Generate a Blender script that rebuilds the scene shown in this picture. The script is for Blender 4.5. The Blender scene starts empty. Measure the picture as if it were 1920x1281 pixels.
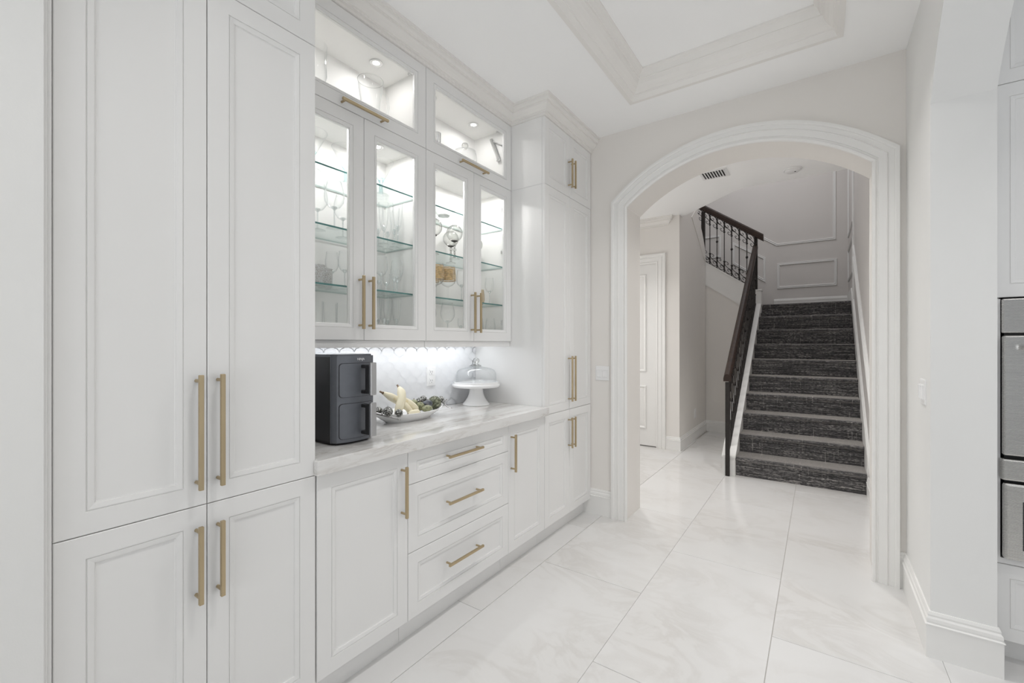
import bpy, bmesh, math, random
from mathutils import Vector, Matrix
random.seed(7)
C = bpy.context.scene.collection
sc = bpy.context.scene

# ------------------------------------------------------------------ camera, world, lights, exposure
cam_d = bpy.data.cameras.new('camera'); cam = bpy.data.objects.new('camera', cam_d); C.objects.link(cam)
cam.location = (0, 0, 1.35)
cam.rotation_euler = (math.radians(90), 0, math.radians(35.06))
cam_d.sensor_fit = 'HORIZONTAL'; cam_d.sensor_width = 36.0
cam_d.lens = 36.0 * 820.0 / 1920.0
cam_d.shift_y = 4.5 / 1920.0
cam_d.clip_start = 0.02
sc.camera = cam
sc.view_settings.view_transform = 'Standard'
sc.view_settings.look = 'None'
sc.view_settings.gamma = 1.0
sc.view_settings.use_curve_mapping = False
sc.view_settings.exposure = 0.07
sc.cycles.transparent_max_bounces = 40
sc.cycles.max_bounces = 14
sc.cycles.diffuse_bounces = 8
sc.cycles.caustics_reflective = False
sc.cycles.caustics_refractive = False
sc.cycles.sample_clamp_indirect = 6.0

w = bpy.data.worlds.new('daylight'); sc.world = w; w.use_nodes = True
w.node_tree.nodes['Background'].inputs[0].default_value = (0.94, 0.97, 1.0, 1)
w.node_tree.nodes['Background'].inputs[1].default_value = 0.34

def area(name, loc, sx, sy, power, col=(1, 1, 1), rot=(0, 0, 0), shape='RECTANGLE', spread=180):
    l = bpy.data.lights.new(name, 'AREA'); l.shape = shape; l.size = sx
    if shape in ('RECTANGLE', 'ELLIPSE'): l.size_y = sy
    l.energy = power; l.color = col; l.spread = math.radians(spread)
    o = bpy.data.objects.new(name, l); C.objects.link(o); o.location = loc; o.rotation_euler = rot
    return o
# recessed ceiling cans (x, y, z, power); first is real, the rest added unseen to even the light
CANS = [(-0.45, 2.28, 3.115, 7.5), (-0.45, 0.9, 3.115, 4.0), (-0.45, -0.5, 3.115, 3.0),
        (1.5, 1.8, 2.975, 5.0), (1.5, -0.4, 2.975, 5.0), (-1.9, 4.6, 2.975, 7.0), (-0.25, 4.08, 2.975, 7.5)]
for i, (x, y, z, p) in enumerate(CANS):
    if p: area('can_light', (x, y, z - 0.006), 0.11, 0.11, p, (1.0, 0.985, 0.965), shape='DISK', spread=115)
# unseen fill lights, added behind the camera, kitchen side, stairwell and hall
area('rear_fill', (-0.05, -2.3, 1.1), 1.8, 1.8, 33, (0.96, 0.98, 1.0), (math.radians(90 + 58), 0, 0))  # added rear fill, tilted up to brighten the ceiling
area('kitchen_fill', (2.5, 1.0, 1.1), 1.8, 1.6, 12, (0.95, 0.975, 1.0), (math.radians(90 + 50), 0, math.radians(90)))  # added fill from the kitchen side, also tilted up
area('stairwell_fill', (-0.9, 6.9, 5.35), 1.8, 1.6, 27, (0.96, 0.97, 1.0))  # added overhead fill under the stairwell ceiling
area('hall_fill', (-2.85, 4.6, 1.5), 1.4, 2.0, 12, (1, 0.99, 0.97), (0, math.radians(-90), 0))  # added side fill in front of the closed left hall wall
PUCKS = [(-1.934, 1.09, 2.846), (-1.934, 1.494, 2.846), (-1.934, 1.896, 2.846), (-1.934, 2.298, 2.846),
         (-1.927, 1.09, 2.396), (-1.927, 1.494, 2.396), (-1.927, 1.896, 2.396), (-1.927, 2.298, 2.396)]
for p in PUCKS:
    area('puck_lamp', (p[0], p[1], p[2] - 0.006), 0.04, 0.04, 0.60 if p[2] > 2.6 else 1.9, (1, 0.985, 0.97), shape='DISK')
area('under_cabinet_lamp', (-1.97, 1.66, 1.352), 0.03, 1.42, 1.5, (0.95, 0.97, 1.0))

# ------------------------------------------------------------------ materials
def nt(name):
    m = bpy.data.materials.new(name); m.use_nodes = True
    n = m.node_tree; b = n.nodes['Principled BSDF']
    return m, n, b
def N(n, t, **k):
    o = n.nodes.new(t)
    for a, v in k.items(): setattr(o, a, v)
    return o
def plain(name, col, rough=0.5, metal=0.0, var=0.015, scale=6.0, bump=0.0, bscale=300, spec=0.5, coat=0.0):
    m, n, b = nt(name)
    tc = N(n, 'ShaderNodeTexCoord'); no = N(n, 'ShaderNodeTexNoise'); no.inputs['Scale'].default_value = scale
    no.inputs['Detail'].default_value = 3
    n.links.new(tc.outputs['Object'], no.inputs['Vector'])
    r = N(n, 'ShaderNodeValToRGB'); e = r.color_ramp.elements
    e[0].position = 0.3; e[1].position = 0.7
    e[0].color = tuple(max(0, c * (1 - var)) for c in col) + (1,); e[1].color = tuple(min(1, c * (1 + var)) for c in col) + (1,)
    n.links.new(no.outputs['Fac'], r.inputs[0]); n.links.new(r.outputs[0], b.inputs['Base Color'])
    b.inputs['Roughness'].default_value = rough; b.inputs['Metallic'].default_value = metal
    b.inputs['Specular IOR Level'].default_value = spec
    if coat: b.inputs['Coat Weight'].default_value = coat
    if bump:
        n2 = N(n, 'ShaderNodeTexNoise'); n2.inputs['Scale'].default_value = bscale
        n.links.new(tc.outputs['Object'], n2.inputs['Vector'])
        bp = N(n, 'ShaderNodeBump'); bp.inputs['Strength'].default_value = bump; bp.inputs['Distance'].default_value = 0.002
        n.links.new(n2.outputs['Fac'], bp.inputs['Height']); n.links.new(bp.outputs[0], b.inputs['Normal'])
    return m
def emit(name, col, s):
    m, n, b = nt(name); b.inputs['Base Color'].default_value = (.8, .8, .8, 1)
    b.inputs['Emission Color'].default_value = (*col, 1); b.inputs['Emission Strength'].default_value = s
    return m
def glass(name, edge=(0.60, 0.64, 0.65), face=(0.985, 0.99, 0.99), refl=0.05, rim=0.55, power=2.5, rough=0.02):
    """thin clear glass: see-through in the middle, darker and shinier where the wall is seen edge on"""
    m, n, b = nt(name); n.nodes.remove(b); out = n.nodes['Material Output']
    lw = N(n, 'ShaderNodeLayerWeight'); lw.inputs[0].default_value = 0.5
    pw = N(n, 'ShaderNodeMath', operation='POWER'); pw.inputs[1].default_value = power
    n.links.new(lw.outputs['Facing'], pw.inputs[0])
    mx = N(n, 'ShaderNodeMix', data_type='RGBA'); mx.inputs['A'].default_value = (*face, 1); mx.inputs['B'].default_value = (*edge, 1)
    n.links.new(pw.outputs[0], mx.inputs['Factor'])
    tr = N(n, 'ShaderNodeBsdfTransparent'); n.links.new(mx.outputs['Result'], tr.inputs[0])
    gl = N(n, 'ShaderNodeBsdfGlossy'); gl.inputs['Roughness'].default_value = rough; gl.inputs['Color'].default_value = (.97, .98, .98, 1)
    ma = N(n, 'ShaderNodeMath', operation='MULTIPLY_ADD'); ma.inputs[1].default_value = rim; ma.inputs[2].default_value = refl
    n.links.new(pw.outputs[0], ma.inputs[0])
    ms = N(n, 'ShaderNodeMixShader'); n.links.new(ma.outputs[0], ms.inputs[0])
    n.links.new(tr.outputs[0], ms.inputs[1]); n.links.new(gl.outputs[0], ms.inputs[2]); n.links.new(ms.outputs[0], out.inputs[0])
    return m

def stone(name, base, vein, scale, rough, stretch=(1, 1, 1), vpos=(0.44, 0.56), cloud=0.5, offs=True, warm=None, spec=0.5):
    m, n, b = nt(name)
    tc = N(n, 'ShaderNodeTexCoord'); mp = N(n, 'ShaderNodeMapping'); mp.inputs['Scale'].default_value = stretch
    n.links.new(tc.outputs['Object'], mp.inputs['Vector'])
    vec = mp.outputs[0]
    if offs:
        oi = N(n, 'ShaderNodeObjectInfo'); mu = N(n, 'ShaderNodeVectorMath', operation='SCALE'); mu.inputs['Scale'].default_value = 37
        cx = N(n, 'ShaderNodeCombineXYZ')
        for k in range(3): n.links.new(oi.outputs['Random'], cx.inputs[k])
        n.links.new(cx.outputs[0], mu.inputs[0]); ad = N(n, 'ShaderNodeVectorMath', operation='ADD')
        n.links.new(vec, ad.inputs[0]); n.links.new(mu.outputs[0], ad.inputs[1]); vec = ad.outputs[0]
    n1 = N(n, 'ShaderNodeTexNoise'); n1.inputs['Scale'].default_value = scale; n1.inputs['Detail'].default_value = 8
    n1.inputs['Roughness'].default_value = 0.6; n1.inputs['Distortion'].default_value = 1.6
    n2 = N(n, 'ShaderNodeTexNoise'); n2.inputs['Scale'].default_value = scale * 0.55; n2.inputs['Detail'].default_value = 5
    for q in (n1, n2): n.links.new(vec, q.inputs['Vector'])
    r1 = N(n, 'ShaderNodeValToRGB'); e = r1.color_ramp.elements; mid = sum(vpos) / 2
    e[0].position = vpos[0]; e[0].color = (0, 0, 0, 1); e[1].position = vpos[1]; e[1].color = (0, 0, 0, 1)
    k = e.new(mid); k.color = (1, 1, 1, 1)
    n.links.new(n1.outputs['Fac'], r1.inputs[0])
    r2 = N(n, 'ShaderNodeValToRGB'); e = r2.color_ramp.elements; e[0].position = .42; e[1].position = .66
    e[0].color = (0, 0, 0, 1); e[1].color = (1, 1, 1, 1)
    n.links.new(n2.outputs['Fac'], r2.inputs[0])
    mul = N(n, 'ShaderNodeMath', operation='MULTIPLY'); n.links.new(r1.outputs[0], mul.inputs[0]); n.links.new(r2.outputs[0], mul.inputs[1])
    mx0 = N(n, 'ShaderNodeMix', data_type='RGBA'); mx0.inputs['A'].default_value = (*base, 1)
    mx0.inputs['B'].default_value = (*(warm or tuple(c * .94 for c in base)), 1)
    cm = N(n, 'ShaderNodeMath', operation='MULTIPLY'); cm.inputs[1].default_value = cloud
    n.links.new(r2.outputs[0], cm.inputs[0]); n.links.new(cm.outputs[0], mx0.inputs['Factor'])
    mx = N(n, 'ShaderNodeMix', data_type='RGBA'); n.links.new(mx0.outputs['Result'], mx.inputs['A']); mx.inputs['B'].default_value = (*vein, 1)
    n.links.new(mul.outputs[0], mx.inputs['Factor']); n.links.new(mx.outputs['Result'], b.inputs['Base Color'])
    b.inputs['Roughness'].default_value = rough; b.inputs['Specular IOR Level'].default_value = spec
    return m

def carpet_mat():
    m, n, b = nt('carpet'); tc = N(n, 'ShaderNodeTexCoord')
    def streak(scale, lo, hi, detail=4):
        mp = N(n, 'ShaderNodeMapping'); mp.inputs['Scale'].default_value = scale
        n.links.new(tc.outputs['Object'], mp.inputs['Vector'])
        no = N(n, 'ShaderNodeTexNoise'); no.inputs['Scale'].default_value = 1.0; no.inputs['Detail'].default_value = detail
        no.inputs['Roughness'].default_value = .7
        n.links.new(mp.outputs[0], no.inputs['Vector'])
        r = N(n, 'ShaderNodeMapRange'); r.inputs['From Min'].default_value = lo; r.inputs['From Max'].default_value = hi
        n.links.new(no.outputs['Fac'], r.inputs['Value']); return r.outputs[0]
    a = streak((4, 170, 170), .40, .68); c = streak((95, 3, 3), .63, .70, 2); d = streak((40, 160, 160), .34, .60, 1)
    mxa = N(n, 'ShaderNodeMath', operation='MAXIMUM'); n.links.new(a, mxa.inputs[0]); n.links.new(c, mxa.inputs[1])
    mm = N(n, 'ShaderNodeMath', operation='MULTIPLY'); n.links.new(mxa.outputs[0], mm.inputs[0]); n.links.new(d, mm.inputs[1])
    r = N(n, 'ShaderNodeValToRGB'); e = r.color_ramp.elements
    e[0].color = (.030, .030, .033, 1); e[1].color = (.58, .55, .52, 1); k = e.new(.35); k.color = (.125, .122, .125, 1)
    n.links.new(mm.outputs[0], r.inputs[0]); n.links.new(r.outputs[0], b.inputs['Base Color'])
    b.inputs['Roughness'].default_value = .95; b.inputs['Specular IOR Level'].default_value = .1
    bn = N(n, 'ShaderNodeTexNoise'); bn.inputs['Scale'].default_value = 350; n.links.new(tc.outputs['Object'], bn.inputs['Vector'])
    bp = N(n, 'ShaderNodeBump'); bp.inputs['Strength'].default_value = .6; bp.inputs['Distance'].default_value = .004
    n.links.new(bn.outputs['Fac'], bp.inputs['Height']); n.links.new(bp.outputs[0], b.inputs['Normal'])
    b.inputs['Sheen Weight'].default_value = .9; b.inputs['Sheen Tint'].default_value = (1, .95, .9, 1); b.inputs['Sheen Roughness'].default_value = .5
    return m

def brushed(name, col, rough, stretch, metal=1.0):
    m, n, b = nt(name); tc = N(n, 'ShaderNodeTexCoord'); mp = N(n, 'ShaderNodeMapping'); mp.inputs['Scale'].default_value = stretch
    n.links.new(tc.outputs['Object'], mp.inputs['Vector']); no = N(n, 'ShaderNodeTexNoise'); no.inputs['Scale'].default_value = 1
    n.links.new(mp.outputs[0], no.inputs['Vector'])
    r = N(n, 'ShaderNodeMapRange'); r.inputs['To Min'].default_value = rough * .7; r.inputs['To Max'].default_value = rough * 1.35
    n.links.new(no.outputs['Fac'], r.inputs['Value']); n.links.new(r.outputs[0], b.inputs['Roughness'])
    b.inputs['Base Color'].default_value = (*col, 1); b.inputs['Metallic'].default_value = metal
    return m

def spots(name, c0, c1, scale, rough=.35, metal=0.0, lo=.4, hi=.6, bump=.5):
    m, n, b = nt(name); tc = N(n, 'ShaderNodeTexCoord'); v = N(n, 'ShaderNodeTexVoronoi'); v.inputs['Scale'].default_value = scale
    n.links.new(tc.outputs['Object'], v.inputs['Vector']); r = N(n, 'ShaderNodeValToRGB'); e = r.color_ramp.elements
    e[0].position = lo; e[1].position = hi; e[0].color = (*c0, 1); e[1].color = (*c1, 1)
    n.links.new(v.outputs['Distance'], r.inputs[0]); n.links.new(r.outputs[0], b.inputs['Base Color'])
    b.inputs['Roughness'].default_value = rough; b.inputs['Metallic'].default_value = metal
    bp = N(n, 'ShaderNodeBump'); bp.inputs['Strength'].default_value = bump; bp.inputs['Distance'].default_value = .003
    n.links.new(v.outputs['Distance'], bp.inputs['Height']); n.links.new(bp.outputs[0], b.inputs['Normal'])
    return m

MT = {
 'paint': plain('white_cabinet_paint', (.80, .797, .79), .38, var=.008, scale=3),
 'inside': plain('white_cabinet_interior', (.84, .835, .82), .5, var=.006),
 'crown': plain('warm_white_trim', (.805, .787, .762), .45, var=.01),
 'trim': plain('white_trim_paint', (.83, .825, .81), .4, var=.008),
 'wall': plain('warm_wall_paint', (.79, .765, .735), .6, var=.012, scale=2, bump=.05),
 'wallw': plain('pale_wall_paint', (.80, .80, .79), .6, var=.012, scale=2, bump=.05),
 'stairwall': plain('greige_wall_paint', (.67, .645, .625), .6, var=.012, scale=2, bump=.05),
 'ceil': plain('ceiling_paint', (.93, .93, .93), .7, var=.006, scale=2, bump=.05),
 'brass': brushed('antique_brass', (.52, .42, .27), .36, (300, 20, 20)),
 'steel': brushed('stainless_steel', (.62, .61, .59), .26, (6, 6, 300)),
 'satin': plain('satin_steel', (.50, .50, .51), .28, 1.0),
 'chrome': plain('polished_metal', (.75, .75, .75), .15, 1.0),
 'tile': stone('floor_tile', (.72, .715, .71), (.635, .62, .605), 2.2, .12, (1, 1.5, 1), (.40, .57), .7, warm=(.68, .668, .655)),
 'grout': plain('grout', (.50, .48, .46), .8, var=.08, scale=40),
 'counter': stone('quartzite', (.76, .755, .745), (.53, .50, .47), 4.5, .06, (5.5, .9, 5.5), (.40, .56), .8, offs=False, warm=(.69, .675, .655)),
 'splash': plain('glazed_white_tile', (.80, .81, .83), .16, var=.03, scale=14),
 'splashgrout': plain('splash_grout', (.70, .70, .71), .8),
 'carpet': carpet_mat(),
 'iron': plain('wrought_iron', (.022, .018, .016), .42, .3, var=.2, scale=30),
 'walnut': plain('dark_walnut', (.030, .017, .012), .5, var=.3, scale=20, spec=.3),
 'black': plain('black_plastic', (.018, .018, .019), .38, var=.1, bump=.15, bscale=500),
 'slate': plain('slate_grey_shell', (.135, .145, .165), .36, .25, var=.05, scale=30),
 'seam': plain('dark_seam', (.015, .012, .014), .6),
 'porcelain': plain('white_porcelain', (.82, .82, .82), .12, var=.01),
 'plastic': plain('white_plastic', (.83, .83, .83), .3, var=.005),
 'dark': plain('dark_slot', (.03, .03, .03), .6),
 'shadowgap': plain('cabinet_gap', (.10, .10, .10), .8),
 'glass': glass('clear_glass', edge=(.60, .62, .63), face=(.992, .995, .995), refl=.035, rim=.75, power=2.8),
 'pane': glass('window_pane', edge=(.85, .87, .87), face=(.997, .998, .998), refl=.02, rim=.4, power=4, rough=.005),
 'shelf': glass('shelf_glass', edge=(.82, .88, .87), face=(.984, .990, .989), refl=.025, rim=.35, power=3, rough=.01),
 'shelfedge': plain('green_glass_edge', (.06, .20, .19), .15, var=.1, scale=20),
 'shelfside': plain('pale_glass_edge', (.42, .50, .48), .2, var=.05),
 'crystal': glass('thick_crystal', edge=(.80, .82, .82), face=(.90, .92, .92), refl=.30, rim=.5, power=1.5, rough=.08),
 'smoke': glass('smoky_glass', edge=(.30, .30, .29), face=(.90, .90, .89), refl=.07, rim=.45, power=2.2),
 'teal': glass('sea_green_glass', edge=(.25, .45, .47), face=(.70, .83, .84), refl=.07, rim=.4, power=1.6),
 'gold': plain('gold_band', (.60, .42, .20), .3, .6, var=.35, scale=60),
 'amber': glass('amber_glass', edge=(.62, .47, .28), face=(.86, .79, .66), refl=.06, rim=.3, power=1.4),
 'speckle': spots('speckled_tumbler', (.30, .25, .21), (.72, .73, .73), 300, .2, 0, .25, .5, .8),
 'silver': spots('silver_texture', (.80, .80, .78), (.10, .10, .09), 150, .3, .6, .2, .6, 1.0),
 'banana': spots('banana_skin', (.68, .56, .30), (.80, .74, .56), 22, .5, 0, .05, .25, .05),
 'stem': plain('banana_stem', (.16, .10, .05), .6),
 'avocado': spots('avocado_skin', (.15, .16, .09), (.32, .33, .20), 70, .45, 0, .2, .6, .6),
 'fig': spots('dark_fruit', (.05, .055, .07), (.20, .21, .25), 30, .4, 0, .2, .7, .3),
 'artichoke': spots('leafy_green', (.36, .38, .27), (.12, .13, .08), 60, .5, 0, .2, .6, 1.0),
 'pewter': plain('pewter', (.42, .41, .40), .32, .9, var=.2, scale=60, bump=.4, bscale=120),
 'lamp': emit('lamp_glow', (1, .97, .93), 12),
 'puck': emit('puck_glow', (1, .98, .96), 14),
 'led': emit('led_glow', (.93, .97, 1), 4),
 'screen': plain('dark_oven_glass', (.02, .02, .022), .06),
 'letter': plain('white_lettering', (.8, .8, .82), .4),
}

# ------------------------------------------------------------------ mesh helpers
ORG = {}
class MB:
    def __init__(s): s.v = []; s.f = []; s.mi = []; s.cur = 0
    def add(s, vs, fs):
        o = len(s.v); s.v += [tuple(p) for p in vs]
        for f in fs: s.f.append(tuple(i + o for i in f)); s.mi.append(s.cur)
        return s
    def box(s, x0, x1, y0, y1, z0, z1):
        v = [(x, y, z) for x in (x0, x1) for y in (y0, y1) for z in (z0, z1)]
        return s.add(v, [(0, 1, 3, 2), (4, 6, 7, 5), (0, 4, 5, 1), (2, 3, 7, 6), (0, 2, 6, 4), (1, 5, 7, 3)])
    def bbox(s, x0, x1, y0, y1, z0, z1, b=.003):
        """box with chamfered edges"""
        m = bmesh.new(); bmesh.ops.create_cube(m, size=1)
        for v in m.verts: v.co = Vector((x0 + (v.co.x + .5) * (x1 - x0), y0 + (v.co.y + .5) * (y1 - y0), z0 + (v.co.z + .5) * (z1 - z0)))
        bmesh.ops.bevel(m, geom=m.edges[:], offset=b, segments=2, affect='EDGES', profile=.5)
        m.verts.index_update()
        s.add([v.co[:] for v in m.verts], [[v.index for v in f.verts] for f in m.faces]); m.free(); return s
    def lathe(s, prof, c=(0, 0, 0), seg=20, caps=False, sx=1, sy=1):
        v = []; f = []; n = len(prof)
        for r, z in prof:
            for k in range(seg):
                a = 2 * math.pi * k / seg; v.append((c[0] + r * math.cos(a) * sx, c[1] + r * math.sin(a) * sy, c[2] + z))
        for i in range(n - 1):
            for k in range(seg):
                k2 = (k + 1) % seg; f.append((i * seg + k, i * seg + k2, (i + 1) * seg + k2, (i + 1) * seg + k))
        if caps: f.append(tuple(range(seg))[::-1]); f.append(tuple((n - 1) * seg + k for k in range(seg)))
        return s.add(v, f)
    def ball(s, c, r, seg=16, rings=8, sz=1, sx=1, sy=1):
        return s.lathe([(max(1e-4, r * math.sin(math.pi * i / rings)), -r * sz * math.cos(math.pi * i / rings)) for i in range(rings + 1)], c, seg, False, sx, sy)
    def tube(s, pts, rad, seg=6, caps=True):
        pts = [Vector(p) for p in pts]; n = len(pts)
        rr = rad if isinstance(rad, (list, tuple)) else [rad] * n
        v = []; f = []; up = None
        for i, p in enumerate(pts):
            t = (pts[min(i + 1, n - 1)] - pts[max(i - 1, 0)]).normalized()
            if up is None: up = t.orthogonal().normalized()
            up = (up - t * up.dot(t)); up = up.normalized() if up.length > 1e-6 else t.orthogonal().normalized()
            w_ = t.cross(up)
            for k in range(seg):
                a = 2 * math.pi * (k + .5) / seg; v.append(tuple(p + (up * math.cos(a) + w_ * math.sin(a)) * rr[i]))
        for i in range(n - 1):
            for k in range(seg):
                k2 = (k + 1) % seg; f.append((i * seg + k, i * seg + k2, (i + 1) * seg + k2, (i + 1) * seg + k))
        if caps: f.append(tuple(range(seg))[::-1]); f.append(tuple((n - 1) * seg + k for k in range(seg)))
        return s.add(v, f)
    def prism(s, poly, ax, a, b):
        def P(u, v_, d): return {'x': (d, u, v_), 'y': (u, d, v_), 'z': (u, v_, d)}[ax]
        n = len(poly); v = [P(u, q, a) for u, q in poly] + [P(u, q, b) for u, q in poly]
        return s.add(v, [tuple(range(n)), tuple(range(n, 2 * n))[::-1]] + [(i, (i + 1) % n, n + (i + 1) % n, n + i) for i in range(n)])
    def mold(s, path, prof, ax, pos, closed=False, sgn=1):
        """sweep prof [(offset to the left of the path, height off the plane)] along a 2-D path, mitred"""
        def P(u, v_, d): d = pos + sgn * d; return {'x': (d, u, v_), 'y': (u, d, v_), 'z': (u, v_, d)}[ax]
        n = len(path); v = []; m = len(prof)
        for i in range(n):
            p = Vector(path[i])
            def nrm(a, b): t = (Vector(b) - Vector(a)).normalized(); return Vector((-t.y, t.x))
            if closed: n1, n2 = nrm(path[i - 1], path[i]), nrm(path[i], path[(i + 1) % n])
            else:
                n1 = nrm(path[max(i - 1, 0)], path[max(i, 1)]); n2 = nrm(path[min(i, n - 2)], path[min(i + 1, n - 1)])
            mm = (n1 + n2) / max(.2, 1 + n1.dot(n2))
            for o, d in prof: q = p + mm * o; v.append(P(q.x, q.y, d))
        f = []
        for i in range(n if closed else n - 1):
            j = (i + 1) % n
            for k in range(m):
                k2 = (k + 1) % m; f.append((i * m + k, i * m + k2, j * m + k2, j * m + k))
        if not closed: f.append(tuple(range(m))); f.append(tuple((n - 1) * m + k for k in range(m))[::-1])
        return s.add(v, f)
    def rings(s, u0, u1, v0, v1, rg, P, cap=True, capback=True):
        """nested rectangles (inset, depth) lofted into a panelled slab; P maps (u, v, depth) to world"""
        v = []; f = []
        for ins, d in rg:
            for u, q in ((u0 + ins, v0 + ins), (u1 - ins, v0 + ins), (u1 - ins, v1 - ins), (u0 + ins, v1 - ins)): v.append(P(u, q, d))
        for i in range(len(rg) - 1):
            for k in range(4):
                k2 = (k + 1) % 4; f.append((i * 4 + k, i * 4 + k2, (i + 1) * 4 + k2, (i + 1) * 4 + k))
        if cap: f.append(tuple(4 * (len(rg) - 1) + k for k in range(4)))
        if capback: f.append((3, 2, 1, 0))
        return s.add(v, f)
    def mesh(s, name, mats, org=(0, 0, 0), smooth=False):
        me = bpy.data.meshes.new(name)
        me.from_pydata([(p[0] - org[0], p[1] - org[1], p[2] - org[2]) for p in s.v], [], s.f)
        for m in (mats if isinstance(mats, (list, tuple)) else [mats]): me.materials.append(MT[m] if isinstance(m, str) else m)
        bm = bmesh.new(); bm.from_mesh(me); bmesh.ops.recalc_face_normals(bm, faces=bm.faces[:]); bm.to_mesh(me); bm.free()
        if any(s.mi): me.polygons.foreach_set('material_index', s.mi)
        if smooth:
            me.polygons.foreach_set('use_smooth', [True] * len(me.polygons))
            try: me.set_sharp_from_angle(angle=math.radians(38))
            except Exception: pass
        me.update(); return me
    def build(s, name, mats, parent=None, smooth=False, org=None, label=None, kind=None):
        base = ORG.get(parent.name, Vector((0, 0, 0))) if parent else Vector((0, 0, 0))
        o_ = Vector(org) if org else base
        o = bpy.data.objects.new(name, s.mesh(name, mats, o_, smooth)); C.objects.link(o)
        if parent: o.parent = parent
        o.location = o_ - base; ORG[o.name] = o_
        if label: o['label'] = label
        if kind: o['kind'] = kind
        return o
def centre(m):
    xs = [[p[i] for p in m.v] for i in range(3)]
    return ((min(xs[0]) + max(xs[0])) / 2, (min(xs[1]) + max(xs[1])) / 2, min(xs[2]))
def thing(name, loc, label, cat, group=None):
    o = bpy.data.objects.new(name, None); C.objects.link(o); o.location = loc; o.empty_display_size = .1
    o['label'] = label; o['category'] = cat; o['kind'] = 'thing'
    if group: o['group'] = group
    ORG[o.name] = Vector(loc); return o
def single(m, name, mats, label, cat, group=None, smooth=False):
    o = m.build(name, mats, None, smooth, org=centre(m)); o['label'] = label; o['category'] = cat; o['kind'] = 'thing'
    if group: o['group'] = group
    return o
def struct(m, name, mats, smooth=False, parent=None):
    o = m.build(name, mats, parent, smooth)
    if not parent: o['kind'] = 'structure'
    return o
PX = lambda x: (lambda u, v, d: (x + d, u, v))      # panels facing +X
PY = lambda y: (lambda u, v, d: (u, y - d, v))      # panels facing -Y

# ------------------------------------------------------------------ structure: floor
fl = struct(MB().box(-3.1, 2.6, -2.6, 8.4, -.12, -.004), 'floor', 'grout')
cols = [(-3.226, 2.338), (-2.616, 1.72), (-2.006, 1.72), (-1.396, 2.338), (-.788, 1.72), (-.178, 2.342), (.430, 1.72), (1.04, 2.338), (1.65, 1.72)]
meshes = {}
for i, (x0, jy) in enumerate(cols):
    x1 = x0 + .609 if i < len(cols) - 1 else x0 + .609
    k = -4
    while True:
        y0 = jy + k * 1.216; y1 = y0 + 1.216; k += 1
        if y0 > (7.3 if -1.5 < x0 < -.7 else 5.7): break
        if y1 < -.6: continue
        cx, cy = (x0 + x1) / 2, (y0 + y1) / 2
        if 'm' not in meshes:
            g = .0011
            m = MB().rings(-.3045 + g, .3045 - g, -.608 + g, .608 - g, [(0, -.0042), (0, -.0007), (.0007, 0)], lambda u, v, d: (u, v, d))
            meshes['m'] = m.mesh('tile', 'tile')
        o = bpy.data.objects.new('tile', meshes['m']); C.objects.link(o); o.parent = fl; o.location = (cx, cy, 0)

# ------------------------------------------------------------------ structure: walls
XF, XU, YA, XR, ZC = -1.493, -1.762, 3.228, .395, 2.98
struct(MB().box(-2.25, -2.096, .1, 3.36, 0, 3.1), 'wall_cabinet_side', 'wallw')
struct(MB().box(-2.25, -1.462, -2.5, .205, 0, ZC), 'wall_left', 'wallw')
tm = MB().bbox(-2.0, -1.478, .2052, .2135, 0, ZC, .002); tm.bbox(-2.0, -1.486, .2137, .2218, 0, ZC, .002)
struct(tm, 'trim_1', 'paint')
# arch wall
def arc(xa, xb, zs, rise, n=28):
    hw = (xb - xa) / 2; R_ = (hw * hw + rise * rise) / (2 * rise); cx = (xa + xb) / 2; cz = zs + rise - R_
    a0 = math.atan2(zs - cz, -hw); a1 = math.atan2(zs - cz, hw)
    return [(cx + R_ * math.cos(a0 + (a1 - a0) * i / n), cz + R_ * math.sin(a0 + (a1 - a0) * i / n)) for i in range(n + 1)]
op = arc(-1.207, .262, 2.392, .283)
poly = [(-2.25, 0), (-1.207, 0)] + op + [(.262, 0), (.594, 0), (.594, 3.1), (-2.25, 3.1)]
aw = struct(MB().prism(poly, 'y', YA, 3.555), 'wall_arch', 'wall')
ip = [(-1.199, 0)] + arc(-1.199, .253, 2.39, .277) + [(.253, 0)]
cas = [(-.006, 0), (-.006, .012), (0, .018), (.008, .020), (.014, .016), (.016, .012), (.022, .012), (.024, .017), (.056, .020), (.060, .026), (.064, .022),
       (.066, .018), (.090, .021), (.092, .028), (.098, .032), (.112, .032), (.114, .028), (.114, 0)]
struct(MB().mold(ip, cas, 'y', YA, sgn=-1), 'trim_2', 'trim')
# right wall with its own arched opening; profile in (y, z)
ell = arc(.79, 2.59, 2.389, .52)
poly = [(-1.1, 0), (.79, 0)] + ell + [(2.59, 0), (YA, 0), (YA, 3.1), (-1.1, 3.1)]
struct(MB().prism(poly, 'x', XR, .594), 'wall_right', 'wallw')
# kitchen behind the right arch
struct(MB().box(.594, 2.6, 3.33, 3.5, 0, 3.1), 'wall_kitchen', 'wallw')
# baseboards (path, left offset positive)
def bbprof(h, t=.016):
    return [(0, 0), (t, 0), (t, h * .72), (t + .004, h * .725), (t + .004, h * .74), (t - .003, h * .76), (t - .001, h * .80), (t - .002, h * .86), (t - .007, h * .90), (t - .006, h * .94), (t - .010, h), (0, h)]
struct(MB().mold([(-1.314, YA), (-1.56, YA)], bbprof(.20), 'z', 0), 'baseboard_arch_left', 'trim')
struct(MB().mold([(.594, 2.60), (.594, 2.59), (XR, 2.59), (XR, YA), (.368, YA)][::1], bbprof(.195), 'z', 0), 'baseboard_right', 'trim')
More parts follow.
